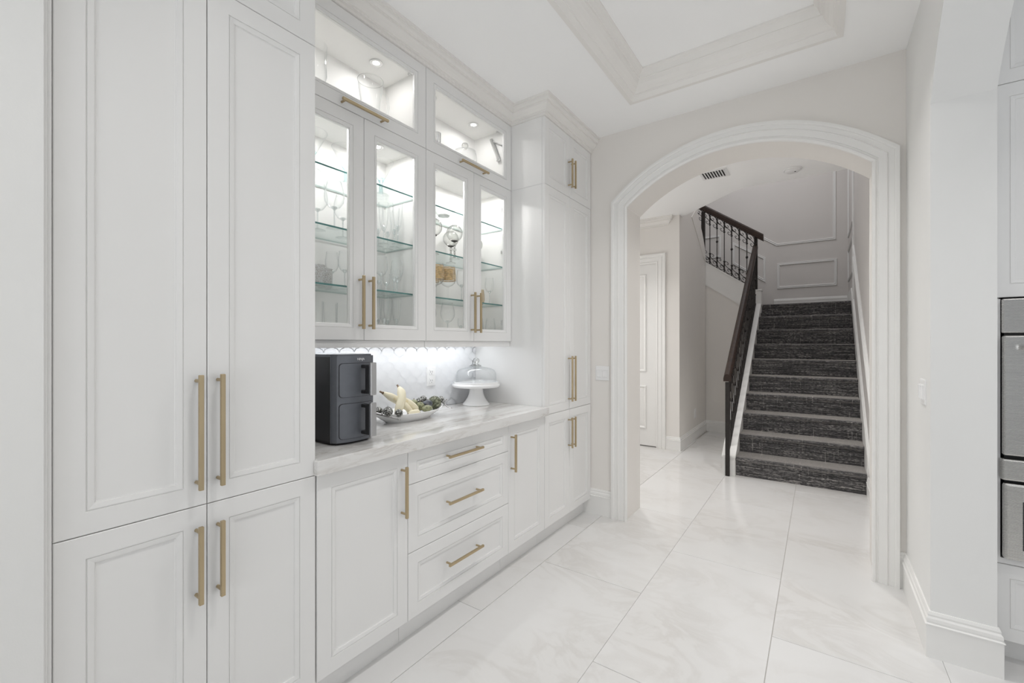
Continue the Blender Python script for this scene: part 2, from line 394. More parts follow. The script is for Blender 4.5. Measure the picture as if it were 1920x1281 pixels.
# ceiling with tray
cl = MB()
TX0, TX1, TY0, TY1 = -1.036, .092, -.9, 2.88
cl.box(-2.25, TX0, -2.5, YA, ZC, 3.3); cl.box(TX1, .594, -2.5, YA, ZC, 3.3); cl.box(TX0, TX1, TY1, YA, ZC, 3.3); cl.box(TX0, TX1, -2.5, TY0, ZC, 3.3)
cl.box(TX0 - .02, TX1 + .02, TY0 - .02, TY1 + .02, 3.12, 3.32)
struct(cl, 'ceiling', 'ceil')
struct(MB().box(.594, 2.6, -2.5, 3.5, ZC, 3.2), 'ceiling_kitchen', 'ceil')
cr = [(-.014, -.008), (.012, -.008), (.016, .0), (.022, .012), (.026, .020), (.030, .022), (.032, .030), (.050, .045), (.066, .066), (.074, .086), (.078, .090),
      (.086, .090), (.090, .100), (.098, .118), (.106, .126), (.114, .130), (.114, .1405), (0, .1405), (0, 0), (-.014, 0)]
struct(MB().mold([(TX0, TY0), (TX1, TY0), (TX1, TY1), (TX0, TY1)], cr, 'z', ZC, closed=True), 'trim_3', 'crown')
# crown moulding over the cabinets: follows tall - recess - tall - return
cc = [(-.02, 0), (.008, 0), (.008, .014), (.019, .016), (.019, .025), (.025, .027), (.036, .042), (.050, .055), (.050, .065), (.060, .067), (.065, .080), (.065, .093), (.074, .095), (.074, .110), (-.02, .110)]
pth = [(-1.493, 3.2275), (-1.493, 2.503), (-1.762, 2.503), (-1.762, .889), (-1.493, .889), (-1.493, .2225)]
struct(MB().mold(pth, cc, 'z', 2.87), 'trim_4', 'crown')

# ------------------------------------------------------------------ structure: hall and stairwell
struct(MB().box(-3.2, -3.0, 3.4, 8.5, 0, 5.6), 'wall_hall_left', 'wall')
dw = MB(); dw.prism([(-3.0, 0), (-2.55, 0), (-2.55, 2.41), (-1.722, 2.41), (-1.722, 0), (-1.56, 0), (-1.56, ZC), (-3.0, ZC)], 'y', 5.73, 5.86)
struct(dw, 'wall_hall_door', 'wall')
struct(MB().prism([(5.73, 0), (7.262, 0), (7.262, 2.66), (7.24, 2.78), (7.03, 3.00), (6.70, 3.245), (6.62, 3.3), (5.73, 3.3)], 'x', -1.56, -1.44), 'wall_alcove_left', 'wall')
struct(MB().prism([(7.261, 2.60), (7.235, 2.78), (7.03, 3.00), (6.70, 3.245), (6.64, 3.285), (6.36, 3.10), (6.40, 3.08)], 'x', -1.44, -1.432), 'trim_5', 'wall')
struct(MB().prism([(-1.56, 0), (-.82, 0), (-.82, 1.84), (-1.56, 2.355)], 'y', 7.2845, 7.40), 'wall_under_stairs', 'wall')
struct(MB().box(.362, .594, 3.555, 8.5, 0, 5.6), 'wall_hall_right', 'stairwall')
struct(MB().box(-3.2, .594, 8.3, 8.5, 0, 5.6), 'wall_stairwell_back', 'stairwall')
struct(MB().prism([(-3.0, 3.555), (.362, 3.555), (.362, 5.13), (-.69, 5.13), (-1.44, 5.86), (-3.0, 5.86)], 'z', ZC, 3.3), 'ceiling_hall', 'ceil')
struct(MB().box(-3.2, .594, 4.9, 8.5, 5.4, 5.6), 'ceiling_stairwell', 'ceil')
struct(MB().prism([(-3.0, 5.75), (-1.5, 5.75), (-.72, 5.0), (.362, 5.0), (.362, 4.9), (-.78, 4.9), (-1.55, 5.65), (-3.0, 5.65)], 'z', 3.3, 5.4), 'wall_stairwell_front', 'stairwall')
struct(MB().mold([(-1.585, 5.7305), (-1.585, 5.73), (-3.0, 5.73)], [(o, d) for o, d in cc], 'z', 2.87), 'trim_6', 'crown')
struct(MB().mold([(-.83, 7.2845), (-1.44, 7.2845), (-1.44, 5.73), (-1.628, 5.73)], bbprof(.17), 'z', 0), 'baseboard_hall', 'trim')
# hall door, its casing and panels
struct(MB().mold([(-1.722, 0), (-1.722, 2.405), (-2.55, 2.405), (-2.55, 0)], [(-o, d * .9) for o, d in cas], 'y', 5.73, sgn=-1), 'trim_7', 'trim')
d1 = MB().box(-2.548, -1.724, 5.742, 5.785, .012, 2.402)
door = struct(d1, 'door_1', 'trim')
pm = [(0, 0), (.004, .012), (.014, .016), (.022, .010), (.030, .004), (.034, 0)]
for z0, z1 in ((.98, 2.27), (.23, .80)):
    m = MB().mold([(-2.41, z0), (-1.862, z0), (-1.862, z1), (-2.41, z1)], pm, 'y', 5.742, closed=True, sgn=-1)
    m.rings(-2.37, -1.902, z0 + .04, z1 - .04, [(0, 0), (.004, .003), (.03, .007)], PY(5.742), capback=False)
    m.build('door_panel', 'trim', door)
for z in (.35, .95, 1.55, 2.15):
    MB().tube([(-1.721, 5.738, z - .05), (-1.721, 5.738, z + .05)], .006, 8).build('hinge', 'chrome', door)
m = MB().lathe([(.001, -.002), (.026, -.002), (.026, .003), (.012, .006), (.010, .03), (.026, .04), (.028, .052), (.016, .064), (.001, .066)], (0, 0, 0), 16)
m.v = [(-2.48 + x, 5.742 - z, 1.0 + y) for x, y, z in m.v]; m.build('door_knob', 'brass', door, True)
# panel mouldings on the stairwell walls
def frame_y(pts, y, name):
    struct(MB().mold(pts, [(0, 0), (0, .010), (.006, .014), (.012, .010), (.020, .010), (.026, .016), (.034, .010), (.036, 0)], 'y', y, closed=True, sgn=-1), name, 'wallw')
frame_y([(-.556, 2.245), (.225, 2.245), (.225, 2.655), (-.556, 2.655)], 8.3, 'trim_8')
frame_y([(-2.4, 4.24), (-.567, 2.945), (.212, 2.945), (.212, 4.6), (-2.4, 4.6)], 8.3, 'trim_9')
frame_y([(-1.21, 2.72), (-.72, 2.36), (-.72, 2.77), (-1.21, 3.09)], 8.3, 'trim_10')
frame_y([(-2.0, 2.85), (-1.39, 2.85), (-1.39, 3.24), (-2.0, 3.24)], 8.3, 'trim_11')
SL = .728
def frame_x(pts, name):
    struct(MB().mold(pts, [(0, 0), (0, .010), (.006, .014), (.012, .010), (.020, .010), (.026, .016), (.034, .010), (.036, 0)], 'x', .362, closed=True, sgn=-1), name, 'wallw')
nz = lambda y: .19 + SL * (y - 5.0)
for k, (a, b) in enumerate(((4.75, 6.95), (7.12, 8.12))):
    if k == 0:
        frame_x([(b, nz(b) + .30), (a, nz(a) + .30), (a, nz(a) + .78), (b, nz(b) + .78)], 'trim_12')
        frame_x([(b, nz(b) + .98), (a, nz(a) + .98), (a, 4.2), (b, 4.2)], 'trim_13')
    else:
        frame_x([(b, 2.30), (a, 2.30), (a, 2.70), (b, 2.70)], 'trim_14')
        frame_x([(b, 2.95), (a, 2.95), (a, 4.2), (b, 4.2)], 'trim_15')
sk = MB().prism([(5.0, 0), (5.0, .36), (5.02, .37), (7.30, .37 + SL * 2.28), (7.42, 2.10), (8.285, 2.10), (8.285, 1.93), (7.38, 1.93)], 'x', .3625, .350)
struct(sk, 'baseboard_stair_right', 'trim')
struct(MB().mold([(.35, 8.3), (-.60, 8.3)][::1], bbprof(.15, .012), 'z', 1.93), 'baseboard_landing', 'trim')
struct(MB().mold([(XR - .033, 4.98), (XR - .033, 3.56)][::-1], bbprof(.17), 'z', 0), 'baseboard_hall_right', 'trim')

# ------------------------------------------------------------------ staircase
st = thing('staircase', (-.17, 5.0, 0), 'staircase with dark grey carpet and white curb beyond the arch', 'staircase')
RS, TR = .193, .2644
for i in range(10):
    y0 = 5.01 + i * TR; z0 = i * RS; z1 = z0 + RS; yb = y0 + TR + (.03 if i < 9 else .0)
    if i == 9: yb = 8.299
    prof = [(y0, z0), (y0, z1 - .045), (y0 - .012, z1 - .040), (y0 - .022, z1 - .026), (y0 - .022, z1 - .012), (y0 - .014, z1 - .003), (y0, z1), (yb, z1), (yb, z0)]
    x0 = -.70; 
    m = MB().prism(prof, 'x', x0, .3495)
    m.build('carpeted_step' if i < 9 else 'carpeted_landing', 'carpet', st)
# left curb wall with sloped cap
m = MB().prism([(4.955, 0), (4.955, .185), (7.40, .185 + SL * 2.445), (7.40, 0)], 'x', -.815, -.7005); m.build('curb_wall', 'trim', st)
m = MB().prism([(4.945, .186), (4.945, .205), (7.39, .205 + SL * 2.445), (7.39, .186 + SL * 2.445)], 'x', -.822, -.694); m.build('curb_cap', 'trim', st)
m = MB().bbox(-.815, -.69, 7.33, 7.46, 1.80, 2.13, .004); m.bbox(-.822, -.683, 7.323, 7.467, 2.13, 2.15, .004); m.build('newel_block', 'trim', st)
# second flight, rising to the left behind its white stringer
stz = lambda x: 2.239 + .70 * (-.917 - x)
m = MB().prism([(-.82, stz(-.82)), (-2.95, stz(-2.95)), (-2.95, stz(-2.95) - .34), (-.82, stz(-.82) - .34)], 'y', 7.272, 7.42); m.build('stringer', 'trim', st)
m = MB().prism([(-.82, stz(-.82)), (-2.95, stz(-2.95)), (-2.95, stz(-2.95) + .018), (-.82, stz(-.82) + .018)], 'y', 7.264, 7.428); m.build('stringer_cap', 'trim', st)
for i in range(7):
    x1 = -.87 - i * .27; z1 = 1.93 + RS * (i + 1)
    MB().prism([(x1, z1 - RS - .05), (x1, z1 - .03), (x1 + .02, z1 - .02), (x1 + .012, z1), (x1 - .29, z1), (x1 - .29, z1 - RS - .05)], 'y', 7.43, 8.299).build('carpeted_step', 'carpet', st)

# ------------------------------------------------------------------ railings
def scroll_pts(wd, top=True):
    A = [(0, -.115), (.004, -.06), (.2 * wd, -.022), (.5 * wd, -.008), (.82 * wd, -.022), (.93 * wd, -.052), (.78 * wd, -.078), (.56 * wd, -.078), (.44 * wd, -.058), (.56 * wd, -.044), (.64 * wd, -.055)]
    B = [(wd, -.072), (.8 * wd, -.088), (.45 * wd, -.092), (.14 * wd, -.112), (.07 * wd, -.145), (.22 * wd, -.172), (.45 * wd, -.172), (.56 * wd, -.150), (.42 * wd, -.136), (.35 * wd, -.147)]
    return A, B
def smooth_path(P_, k=3):
    out = []
    n = len(P_)
    for i in range(n - 1):
        p0, p1, p2, p3 = P_[max(i - 1, 0)], P_[i], P_[i + 1], P_[min(i + 2, n - 1)]
        for j in range(k):
            t = j / k
            out.append(tuple(.5 * ((2 * p1[a]) + (-p0[a] + p2[a]) * t + (2 * p0[a] - 5 * p1[a] + 4 * p2[a] - p3[a]) * t * t + (-p0[a] + 3 * p1[a] - 3 * p2[a] + p3[a]) * t ** 3) for a in range(2)))
    out.append(P_[-1]); return out
def baluster_mesh(H, knop, dirx):
    m = MB(); r = .0055
    def sq(z0, z1, h): m.box(-h, h, -h, h, z0, z1)
    sq(0, H, r); sq(0, .16, .0085); sq(H - .17, H, .0085)
    for z in (.165, H - .175):
        m.lathe([(.008, -.010), (.015, -.006), (.016, 0), (.015, .006), (.008, .010)], (0, 0, z), 8, True)
    if knop: m.lathe([(.006, -.022), (.012, -.014), (.019, 0), (.012, .014), (.006, .022)], (0, 0, H * .52), 8, True)
    return m.mesh('baluster', 'iron')
def railing(root, origin, d, slope, H, n, sp, start=0.0):
    """origin: foot line start (x, y, z); d: unit direction in plan; rises slope per metre; balusters of height H"""
    A, B = scroll_pts(sp)
    def P3(s, z): return (d[0] * s, d[1] * s, z + slope * s)
    tm_ = MB(); bm_ = MB()
    for q in (A, B):
        sp_ = smooth_path(q)
        tm_.tube([P3(s, z) for s, z in sp_], .0042, 4)
        bm_.tube([P3(s, -z) for s, z in [(sp - s, z) for s, z in sp_]], .0042, 4)
    tmesh, bmesh_ = tm_.mesh('scroll', 'iron'), bm_.mesh('scroll', 'iron')
    b0, b1 = baluster_mesh(H, False, d), baluster_mesh(H, True, d)
    ro = ORG[root.name]
    for k in range(n):
        s = start + k * sp; z = origin[2] + slope * s
        o = bpy.data.objects.new('baluster', b1 if k % 2 else b0); C.objects.link(o); o.parent = root
        o.location = Vector((origin[0] + d[0] * s, origin[1] + d[1] * s, z)) - ro
        if k < n - 1:
            for me, zz in ((tmesh, H - .003), (bmesh_, .003)):
                o = bpy.data.objects.new('scroll', me); C.objects.link(o); o.parent = root
                o.location = Vector((origin[0] + d[0] * s, origin[1] + d[1] * s, z + zz)) - ro
def sloped_rail(root, p0, p1, wdt, h, name='handrail'):
    p0, p1 = Vector(p0), Vector(p1); t = (p1 - p0); pl = Vector((t.x, t.y, 0)).normalized(); sd = Vector((-pl.y, pl.x, 0))
    prof = [(-.5, -.5), (.5, -.5), (.5, -.1), (.42, .25), (.25, .45), (0, .5), (-.25, .45), (-.42, .25), (-.5, -.1)]
    m = MB(); v = [p + sd * a * wdt + Vector((0, 0, b * h)) for p in (p0, p1) for a, b in prof]; n = len(prof)
    m.add(v, [tuple(range(n)), tuple(range(n, 2 * n))[::-1]] + [(i, (i + 1) % n, n + (i + 1) % n, n + i) for i in range(n)])
    return m.build(name, 'walnut', root)
r1 = thing('stair_railing', (-.765, 4.93, 0), 'iron scroll railing with walnut handrail rising from the hall floor', 'railing', 'iron stair railings')
MB().bbox(-.785, -.745, 4.915, 4.943, 0, .96, .002).build('newel_post', 'iron', r1)
sloped_rail(r1, (-.765, 4.90, 1.005), (-.775, 7.40, 2.795), .070, .074)
railing(r1, (-.765, 5.06, .205 + SL * .115), (0, 1), .728, .745, 22, .1055)
MB().bbox(-.785, -.745, 7.385, 7.425, 2.15, 2.93, .002).build('newel_post', 'iron', r1)
m = MB().prism([(4.955, .2055), (7.36, .2055 + SL * 2.405), (7.36, .216 + SL * 2.405), (4.955, .216)], 'x', -.775, -.755); m.build('bottom_bar', 'iron', r1)
r2 = thing('stair_railing', (-.80, 7.36, 2.15), 'iron scroll railing with walnut handrail on the upper flight', 'railing', 'iron stair railings')
sloped_rail(r2, (-.665, 7.36, 2.907), (-2.6, 7.36, 2.907 + .71 * 1.935), .066, .104)
MB().bbox(-1.515, -1.462, 7.335, 7.385, stz(-1.49) + .02, 3.42, .003).build('newel_post', 'iron', r2)
railing(r2, (-.7775, 7.36, stz(-.7775) + .02), (-1, 0), .705, .788, 17, .1025)
o = MB().prism([(-.80, stz(-.80) + .018), (-2.6, stz(-2.6) + .018), (-2.6, stz(-2.6) + .028), (-.80, stz(-.80) + .028)], 'y', 7.35, 7.37).build('bottom_bar', 'iron', r2)

# ------------------------------------------------------------------ hall ceiling vent and smoke detector
vt = thing('air_vent', (-.82, 4.54, ZC), 'small white slatted air vent in the hall ceiling', 'vent')
m = MB().mold([(-.94, 4.43), (-.70, 4.43), (-.70, 4.66), (-.94, 4.66)], [(0, 0), (0, .006), (.022, .009), (.024, 0)], 'z', ZC, closed=True, sgn=-1); m.build('frame', 'plastic', vt)
MB().box(-.92, -.72, 4.45, 4.64, ZC - .0025, ZC - .0005).build('duct_opening', 'dark', vt)
for i in range(8):
    x = -.905 + i * .024
    MB().prism([(x, ZC - .003), (x + .004, ZC - .003), (x + .016, ZC - .012), (x + .012, ZC - .012)], 'y', 4.452, 4.638).build('slat', 'plastic', vt)
sd_ = thing('smoke_detector', (-.20, 4.84, ZC), 'round white smoke detector on the hall ceiling', 'smoke detector')
MB().lathe([(.001, 0), (.076, 0), (.078, -.006), (.074, -.010), (.001, -.010)], (-.20, 4.84, ZC - .0005), 28).build('base', 'plastic', sd_, True)
MB().lathe([(.062, -.010), (.060, -.020), (.050, -.027), (.001, -.029)], (-.20, 4.84, ZC - .0005), 28).build('cover', 'plastic', sd_, True)
MB().lathe([(.001, -.0285), (.007, -.0285), (.007, -.031), (.001, -.031)], (-.18, 4.83, ZC), 12).build('test_button', 'dark', sd_)

# recessed can lights, the added ones included
names = ['nearest the arch in the tray ceiling', 'added in the middle of the tray ceiling', 'added at the back of the tray ceiling', 'added over the kitchen oven cabinet', 'added at the back of the kitchen ceiling', 'added over the hall door', 'added out of sight in the hall ceiling just behind the arch']
for (x, y, z, p), nm in zip(CANS, names):
    t = thing('recessed_light', (x, y, z), 'round recessed ceiling light ' + nm, 'ceiling light', 'recessed ceiling lights')
    zz = z + .005
    MB().lathe([(.062, -.001), (.085, -.001), (.085, -.006), (.080, -.009), (.062, -.005), (.062, -.001)], (x, y, zz), 24).build('trim_ring', 'plastic', t, True)
    MB().lathe([(.001, -.002), (.062, -.002), (.062, -.0035), (.001, -.0035)], (x, y, zz), 24).build('lens', 'lamp', t)

# ------------------------------------------------------------------ cabinet parts
def door_slab(y0, y1, z0, z1, x=XF, stile=.057, glassy=False, t=.020, P=None):
    g = .0012
    m = MB()
    rg = [(0, -t), (0, -.002), (.002, 0), (stile, 0), (stile + .0008, -.0035), (stile + .0026, -.0035), (stile + .0036, -.0008), (stile + .0165, -.0032), (stile + .0175, -.0075), (stile + .0195, -.0075), (stile + .0205, -.0082)]
    if glassy: rg += [(stile + .0205, -t + .0005)]
    Pm = P or PX(x)
    m.rings(y0 + g, y1 - g, z0 + g, z1 - g, rg, Pm, cap=not glassy, capback=not glassy)
    if glassy: # back face of the frame
        a, b = rg[0][0], rg[-1][0]
        v = []
        for ins in (a, b):
            for u, q in ((y0 + g + ins, z0 + g + ins), (y1 - g - ins, z0 + g + ins), (y1 - g - ins, z1 - g - ins), (y0 + g + ins, z1 - g - ins)): v.append(Pm(u, q, -t))
        m.add(v, [(k, (k + 1) % 4, 4 + (k + 1) % 4, 4 + k) for k in range(4)])
    return m
def pull(a0, a1, c, x=XF, vertical=True):
    """bar pull: along z from a0 to a1 at y=c, or along y at z=c"""
    m = MB(); o = .035; hw = .006
    if vertical:
        m.bbox(x + o - .006, x + o + .006, c - hw, c + hw, a0, a1, .0018)
        for z in (a0 + .018, a1 - .018): m.tube([(x, c, z), (x + .003, c, z), (x + .0032, c, z), (x + o - .004, c, z)], [.0052, .0052, .005, .005], 10)
    else:
        m.bbox(x + o - .006, x + o + .006, a0, a1, c - hw, c + hw, .0018)
        for y in (a0 + .018, a1 - .018): m.tube([(x, y, c), (x + .003, y, c), (x + .0032, y, c), (x + o - .004, y, c)], [.0052, .0052, .005, .005], 10)
    return m
def add_door(cab, y0, y1, z0, z1, pl=None, x=XF, name='door', glassy=False, stile=.057):
    d = door_slab(y0, y1, z0, z1, x, stile, glassy).build(name, 'paint', cab)
    if glassy:
        s = stile + .0195
        MB().box(x - .0155, x - .012, y0 + s, y1 - s, z0 + s, z1 - s).build('pane', 'pane', d)
    if pl: pull(*pl[:3], x=x, vertical=pl[3]).build('handle', 'brass', d)
    return d
def body_box(cab, y0, y1, z0, z1, x0=-2.092, x1=XF - .0205, toe=True):
    m = MB().bbox(x0, x1, y0 + .0006, y1 - .0006, z0, z1, .0008); m.build('body', 'paint', cab)
    if toe:
        MB().box(x0, -1.555, y0 + .0006, y1 - .0006, .0, z0).build('toe_kick', 'paint', cab)
    # dark reveal behind the door gaps
t = thing('tall_cabinet', (-1.79, .556, 0), 'tall white pantry cabinet at the left with long brass bar handles', 'cabinet', 'tall white cabinets')
body_box(t, .223, .889, .115, 2.87)
j = .5455
add_door(t, .223, j, .873, 2.427, (.927, 1.260, j - .028, True)); add_door(t, j, .889, .873, 2.427, (.927, 1.260, j + .028, True))
add_door(t, .223, j, .115, .873, (.597, .822, j - .028, True)); add_door(t, j, .889, .115, .873, (.597, .822, j + .028, True))
add_door(t, .223, j, 2.427, 2.87, (2.50, 2.70, j - .028, True)); add_door(t, j, .889, 2.427, 2.87, (2.50, 2.70, j + .028, True))

t = thing('tall_cabinet', (-1.79, 2.866, 0), 'tall white cabinet standing beside the arch with paired brass handles', 'cabinet', 'tall white cabinets')
body_box(t, 2.5035, 3.226, .115, 2.87)
MB().box(-2.09, XF - .001, 2.5015, 2.5045, 2.4200, 2.4212).build('side_seam', 'splashgrout', t)
j = 2.865
for a, b, s in ((2.505, j, -1), (j, 3.224, 1)):
    c = j + s * .025
    add_door(t, a, b, 2.422, 2.87, (2.487, 2.690, c, True)); add_door(t, a, b, .873, 2.422, (.933, 1.262, c, True)); add_door(t, a, b, .115, .873, (.596, .817, c, True))

t = thing('base_cabinet', (-1.79, 1.11, 0), 'white single door base cabinet next to the left pantry cabinet', 'cabinet', 'white base cabinets')
body_box(t, .893, 1.324, .115, .874); add_door(t, .893, 1.324, .115, .872, (.594, .817, 1.287, True))
t = thing('drawer_cabinet', (-1.79, 1.70, 0), 'white base cabinet with three panelled drawers and horizontal brass handles', 'cabinet', 'white base cabinets')
body_box(t, 1.324, 2.091, .115, .874)
for z0, z1, hz in ((.720, .872, .802), (.414, .720, .577), (.115, .414, .279)):
    add_door(t, 1.324, 2.091, z0, z1, (1.553, 1.815, hz, False), name='drawer', stile=.050 if z0 > .6 else .057)
t = thing('base_cabinet', (-1.79, 2.3, 0), 'white single door base cabinet between the drawers and the tall far cabinet', 'cabinet', 'white base cabinets')
body_box(t, 2.091, 2.503, .115, .874); add_door(t, 2.091, 2.503, .115, .872, (.595, .816, 2.118, True))

# countertop
m = MB().prism([(-2.083, .8905), (-1.491, .8905), (-1.491, .880), (-1.465, .880), (-1.465, 2.518), (-1.491, 2.518), (-1.491, 2.5025), (-2.083, 2.5025)], 'z', .8745, .93)
co = single(m, 'countertop', 'counter', 'grey-veined pale quartzite countertop over the base cabinets', 'countertop')
bv = co.modifiers.new('edge', 'BEVEL'); bv.width = .003; bv.segments = 2; bv.limit_method = 'ANGLE'

# upper display cabinets
ZB, ZM0, ZM1, ZT = 1.366, 2.402, 2.438, 2.87
SH = (1.623, 1.889, 2.155)
def upper(y0, y1, label, h_low, h_top, led):
    t = thing('display_cabinet', (-1.93, (y0 + y1) / 2, ZB), label, 'cabinet', 'lit glass display cabinets')
    m = MB(); xb, xf = -2.092, XU - .0205; th = .018
    for a, b in ((y0 + .0006, y0 + th), (y1 - th, y1 - .0006)): m.box(xb, xf, a, b, ZB, ZT)
    m.box(xb, xb + .01, y0 + th, y1 - th, ZB, ZT)
    m.box(xb, xf, y0 + th, y1 - th, ZB, ZB + .024); m.box(xb, xf, y0 + th, y1 - th, ZM0, ZM1); m.box(xb, xf, y0 + th, y1 - th, 2.852, ZT)
    m.build('body', 'inside', t)
    mid = (y0 + y1) / 2
    add_door(t, y0, mid, 1.366, 2.420, (1.419, 1.668, mid - .0275, True), XU, 'glass_door', True)
    add_door(t, mid, y1, 1.366, 2.420, (1.419, 1.668, mid + .0275, True), XU, 'glass_door', True)
    add_door(t, y0, y1, 2.420, 2.870, (h_top[0], h_top[1], 2.441, False), XU, 'lift_up_door', True)
    MB().box(XU - .03, XU - .012, y0 + .0006, y1 - .003, 1.332, 1.3655).build('light_rail', 'paint', t)
    for z in SH:
        m = MB(); m.box(-2.078, -1.812, y0 + th + .002, y1 - th - .002, z - .008, z)
        m.mi = [2, 1, 2, 2, 0, 0]   # x-, x+ (front), y-, y+, bottom, top
        m.build('glass_shelf', ['shelf', 'shelfedge', 'shelfside'], t, label='clear glass shelf with green edge')
    for z in (1.50, 1.995, 2.29):
        for yy, s in ((y0 + th, 1), (y1 - th, -1)):
            m = MB().bbox(-1.835, -1.785, min(yy, yy + s * .012), max(yy, yy + s * .012), z - .012, z + .012, .002)
            m.tube([(-1.80, yy + s * .02, z - .016), (-1.80, yy + s * .02, z + .016)], .014, 10)
            m.build('hinge', 'chrome', t)
    # lift mechanism of the upper flap
    for yy, s in ((y1 - th, -1),):
        m = MB()
        if y1 > 2:
            m.tube([(-1.915, yy + s * .014, 2.808), (-1.850, yy + s * .014, 2.650)], .012, 10); m.tube([(-1.90, yy + s * .014, 2.79), (-1.815, yy + s * .012, 2.742)], .005, 6)
            m.bbox(-1.865, -1.84, min(yy, yy + s * .02), max(yy, yy + s * .02), 2.638, 2.66, .003); m.bbox(-1.82, -1.795, min(yy, yy + s * .012), max(yy, yy + s * .012), 2.73, 2.755, .003)
        m.tube([(-1.84, yy + s * .018, 2.851), (-1.84, yy + s * .018, 2.838)], .011, 10); m.tube([(-1.86, yy + s * .018, 2.851), (-1.86, yy + s * .018, 2.842)], .007, 8)
        m.build('lift_stay', 'chrome', t)
    for p in PUCKS:
        if y0 < p[1] < y1:
            k = MB().lathe([(.018, 0), (.034, 0), (.034, -.004), (.028, -.006), (.018, -.003)], (p[0], p[1], p[2] + .0055), 20); pk = k.build('puck_light', 'chrome', t, True)
            MB().lathe([(.001, -.002), (.019, -.002), (.019, -.003), (.001, -.003)], (p[0], p[1], p[2] + .0055), 16).build('puck_lens', 'puck', pk)
    MB().box(-1.985, -1.955, y0 + .05, y1 - .05, 1.358, 1.3658).build('under_cabinet_light', 'led', t)
    return t
upper(.893, 1.692, 'lit glass-door wall cabinet directly above the air fryer', None, (1.155, 1.407), 0)
upper(1.692, 2.5025, 'lit glass-door wall cabinet directly above the cake stand', None, (1.950, 2.205), 0)

# ------------------------------------------------------------------ backsplash of lantern tiles
bs = struct(MB().box(-2.0958, -2.0885, .893, 2.5025, .9305, 1.3655), 'wall_backsplash', 'splashgrout')
def lantern(w2, h2):
    """lantern outline: four ogee sides between the left, top, right and bottom cusps; tiles the plane"""
    pts = []
    q = []
    n = 8
    for i in range(n + 1):
        t_ = i / n; u = t_; v_ = 1 - t_; s = .085 * math.sin(2 * math.pi * t_)
        q.append((u - s, v_ - s))     # from top (0,1) to right (1,0), antisymmetric wave about its middle
    for sx, sy, rev in ((1, 1, False), (1, -1, True), (-1, -1, False), (-1, 1, True)):
        a = q[::-1] if rev else q
        pts += [(sx * u * w2, sy * v_ * h2) for u, v_ in a[:-1]]
    return pts
W2, H2 = .0455, .0455
def inset(p, g):
    out = []; n = len(p)
    for i in range(n):
        a, b, c_ = Vector(p[i - 1]), Vector(p[i]), Vector(p[(i + 1) % n]); t_ = (c_ - a).normalized(); nn = Vector((t_.y, -t_.x)); out.append(tuple(b - nn * g))
    return out
base = lantern(W2, H2)
o1, o2 = inset(base, .0007), inset(base, .0020)
def tile_mb(cy, cz):
    m = MB(); n = len(o1)
    v = [(-2.0885, cy + u, cz + q) for u, q in o1] + [(-2.0876, cy + u, cz + q) for u, q in o1] + [(-2.0870, cy + u, cz + q) for u, q in o2]
    m.add(v, [(i, (i + 1) % n, n + (i + 1) % n, n + i) for i in range(n)] + [(n + i, n + (i + 1) % n, 2 * n + (i + 1) % n, 2 * n + i) for i in range(n)] + [tuple(2 * n + i for i in range(n))])
    return m
tmesh = tile_mb(0, 0).mesh('tile', 'splash')
LY0, LY1, LZ0, LZ1 = .8935, 2.502, .931, 1.365
r_ = 0; cz = 1.122 - 6 * H2; row = -6
while cz - H2 < LZ1:
    cy = 1.695 - 20 * W2 * 1.0 + (W2 if row % 2 else 0)
    while cy - W2 < LY1:
        y0, y1, z0, z1 = cy - W2, cy + W2, cz - H2, cz + H2
        if y1 > LY0 and z1 > LZ0 + .004 and y0 < LY1:
            if y0 >= LY0 and y1 <= LY1 and z0 >= LZ0 and z1 <= LZ1:
                o = bpy.data.objects.new('tile', tmesh); C.objects.link(o); o.parent = bs; o.location = (0, cy, cz)
            else:
                bm = bmesh.new(); m = tile_mb(cy, cz); vs = [bm.verts.new(p) for p in m.v]
                for f in m.f: bm.faces.new([vs[i] for i in f])
                for co_, no_ in (((0, LY0, 0), (0, -1, 0)), ((0, LY1, 0), (0, 1, 0)), ((0, 0, LZ0), (0, 0, -1)), ((0, 0, LZ1), (0, 0, 1))):
                    bmesh.ops.bisect_plane(bm, geom=bm.verts[:] + bm.edges[:] + bm.faces[:], plane_co=co_, plane_no=no_, clear_outer=True)
                if len(bm.faces) > 2:
                    me = bpy.data.meshes.new('tile'); bm.to_mesh(me); me.materials.append(MT['splash'])
                    o = bpy.data.objects.new('tile', me); C.objects.link(o); o.parent = bs
                bm.free()
        cy += 2 * W2
    cz += H2; row += 1

# ------------------------------------------------------------------ electrical plates
def plate_y(x0, x1, z0, z1, y, label, n):
    t = thing('light_switch', ((x0 + x1) / 2, y, (z0 + z1) / 2), label, 'switch')
    MB().rings(x0, x1, z0, z1, [(0, 0), (0, .004), (.003, .006)], PY(y - .0002)).build('plate', 'plastic', t)
    w_ = (x1 - x0 - .02) / n
    for i in range(n):
        a = x0 + .01 + i * w_ + .005; b = a + w_ - .010
        MB().rings(a, b, z0 + .026, z1 - .026, [(0, .006), (0, .009), (.003, .010), (.006, .008)], PY(y)).build('rocker', 'plastic', t)
plate_y(-1.452, -1.338, 1.063, 1.176, YA, 'double white rocker switch on the wall left of the arch', 2)
t = thing('light_switch', (XR, 2.745, 1.13), 'double white rocker switch on the right wall beyond the pillar edge', 'switch')
PXm = lambda x: (lambda u, v, d: (x - d, u, v))
MB().rings(2.675, 2.79, 1.073, 1.188, [(0, 0), (0, .004), (.003, .006)], PXm(XR - .0002)).build('plate', 'plastic', t)
for a in (2.688, 2.738):
    MB().rings(a, a + .036, 1.098, 1.163, [(0, .006), (0, .012), (.004, .015), (.006, .011)], PXm(XR)).build('rocker', 'plastic', t)
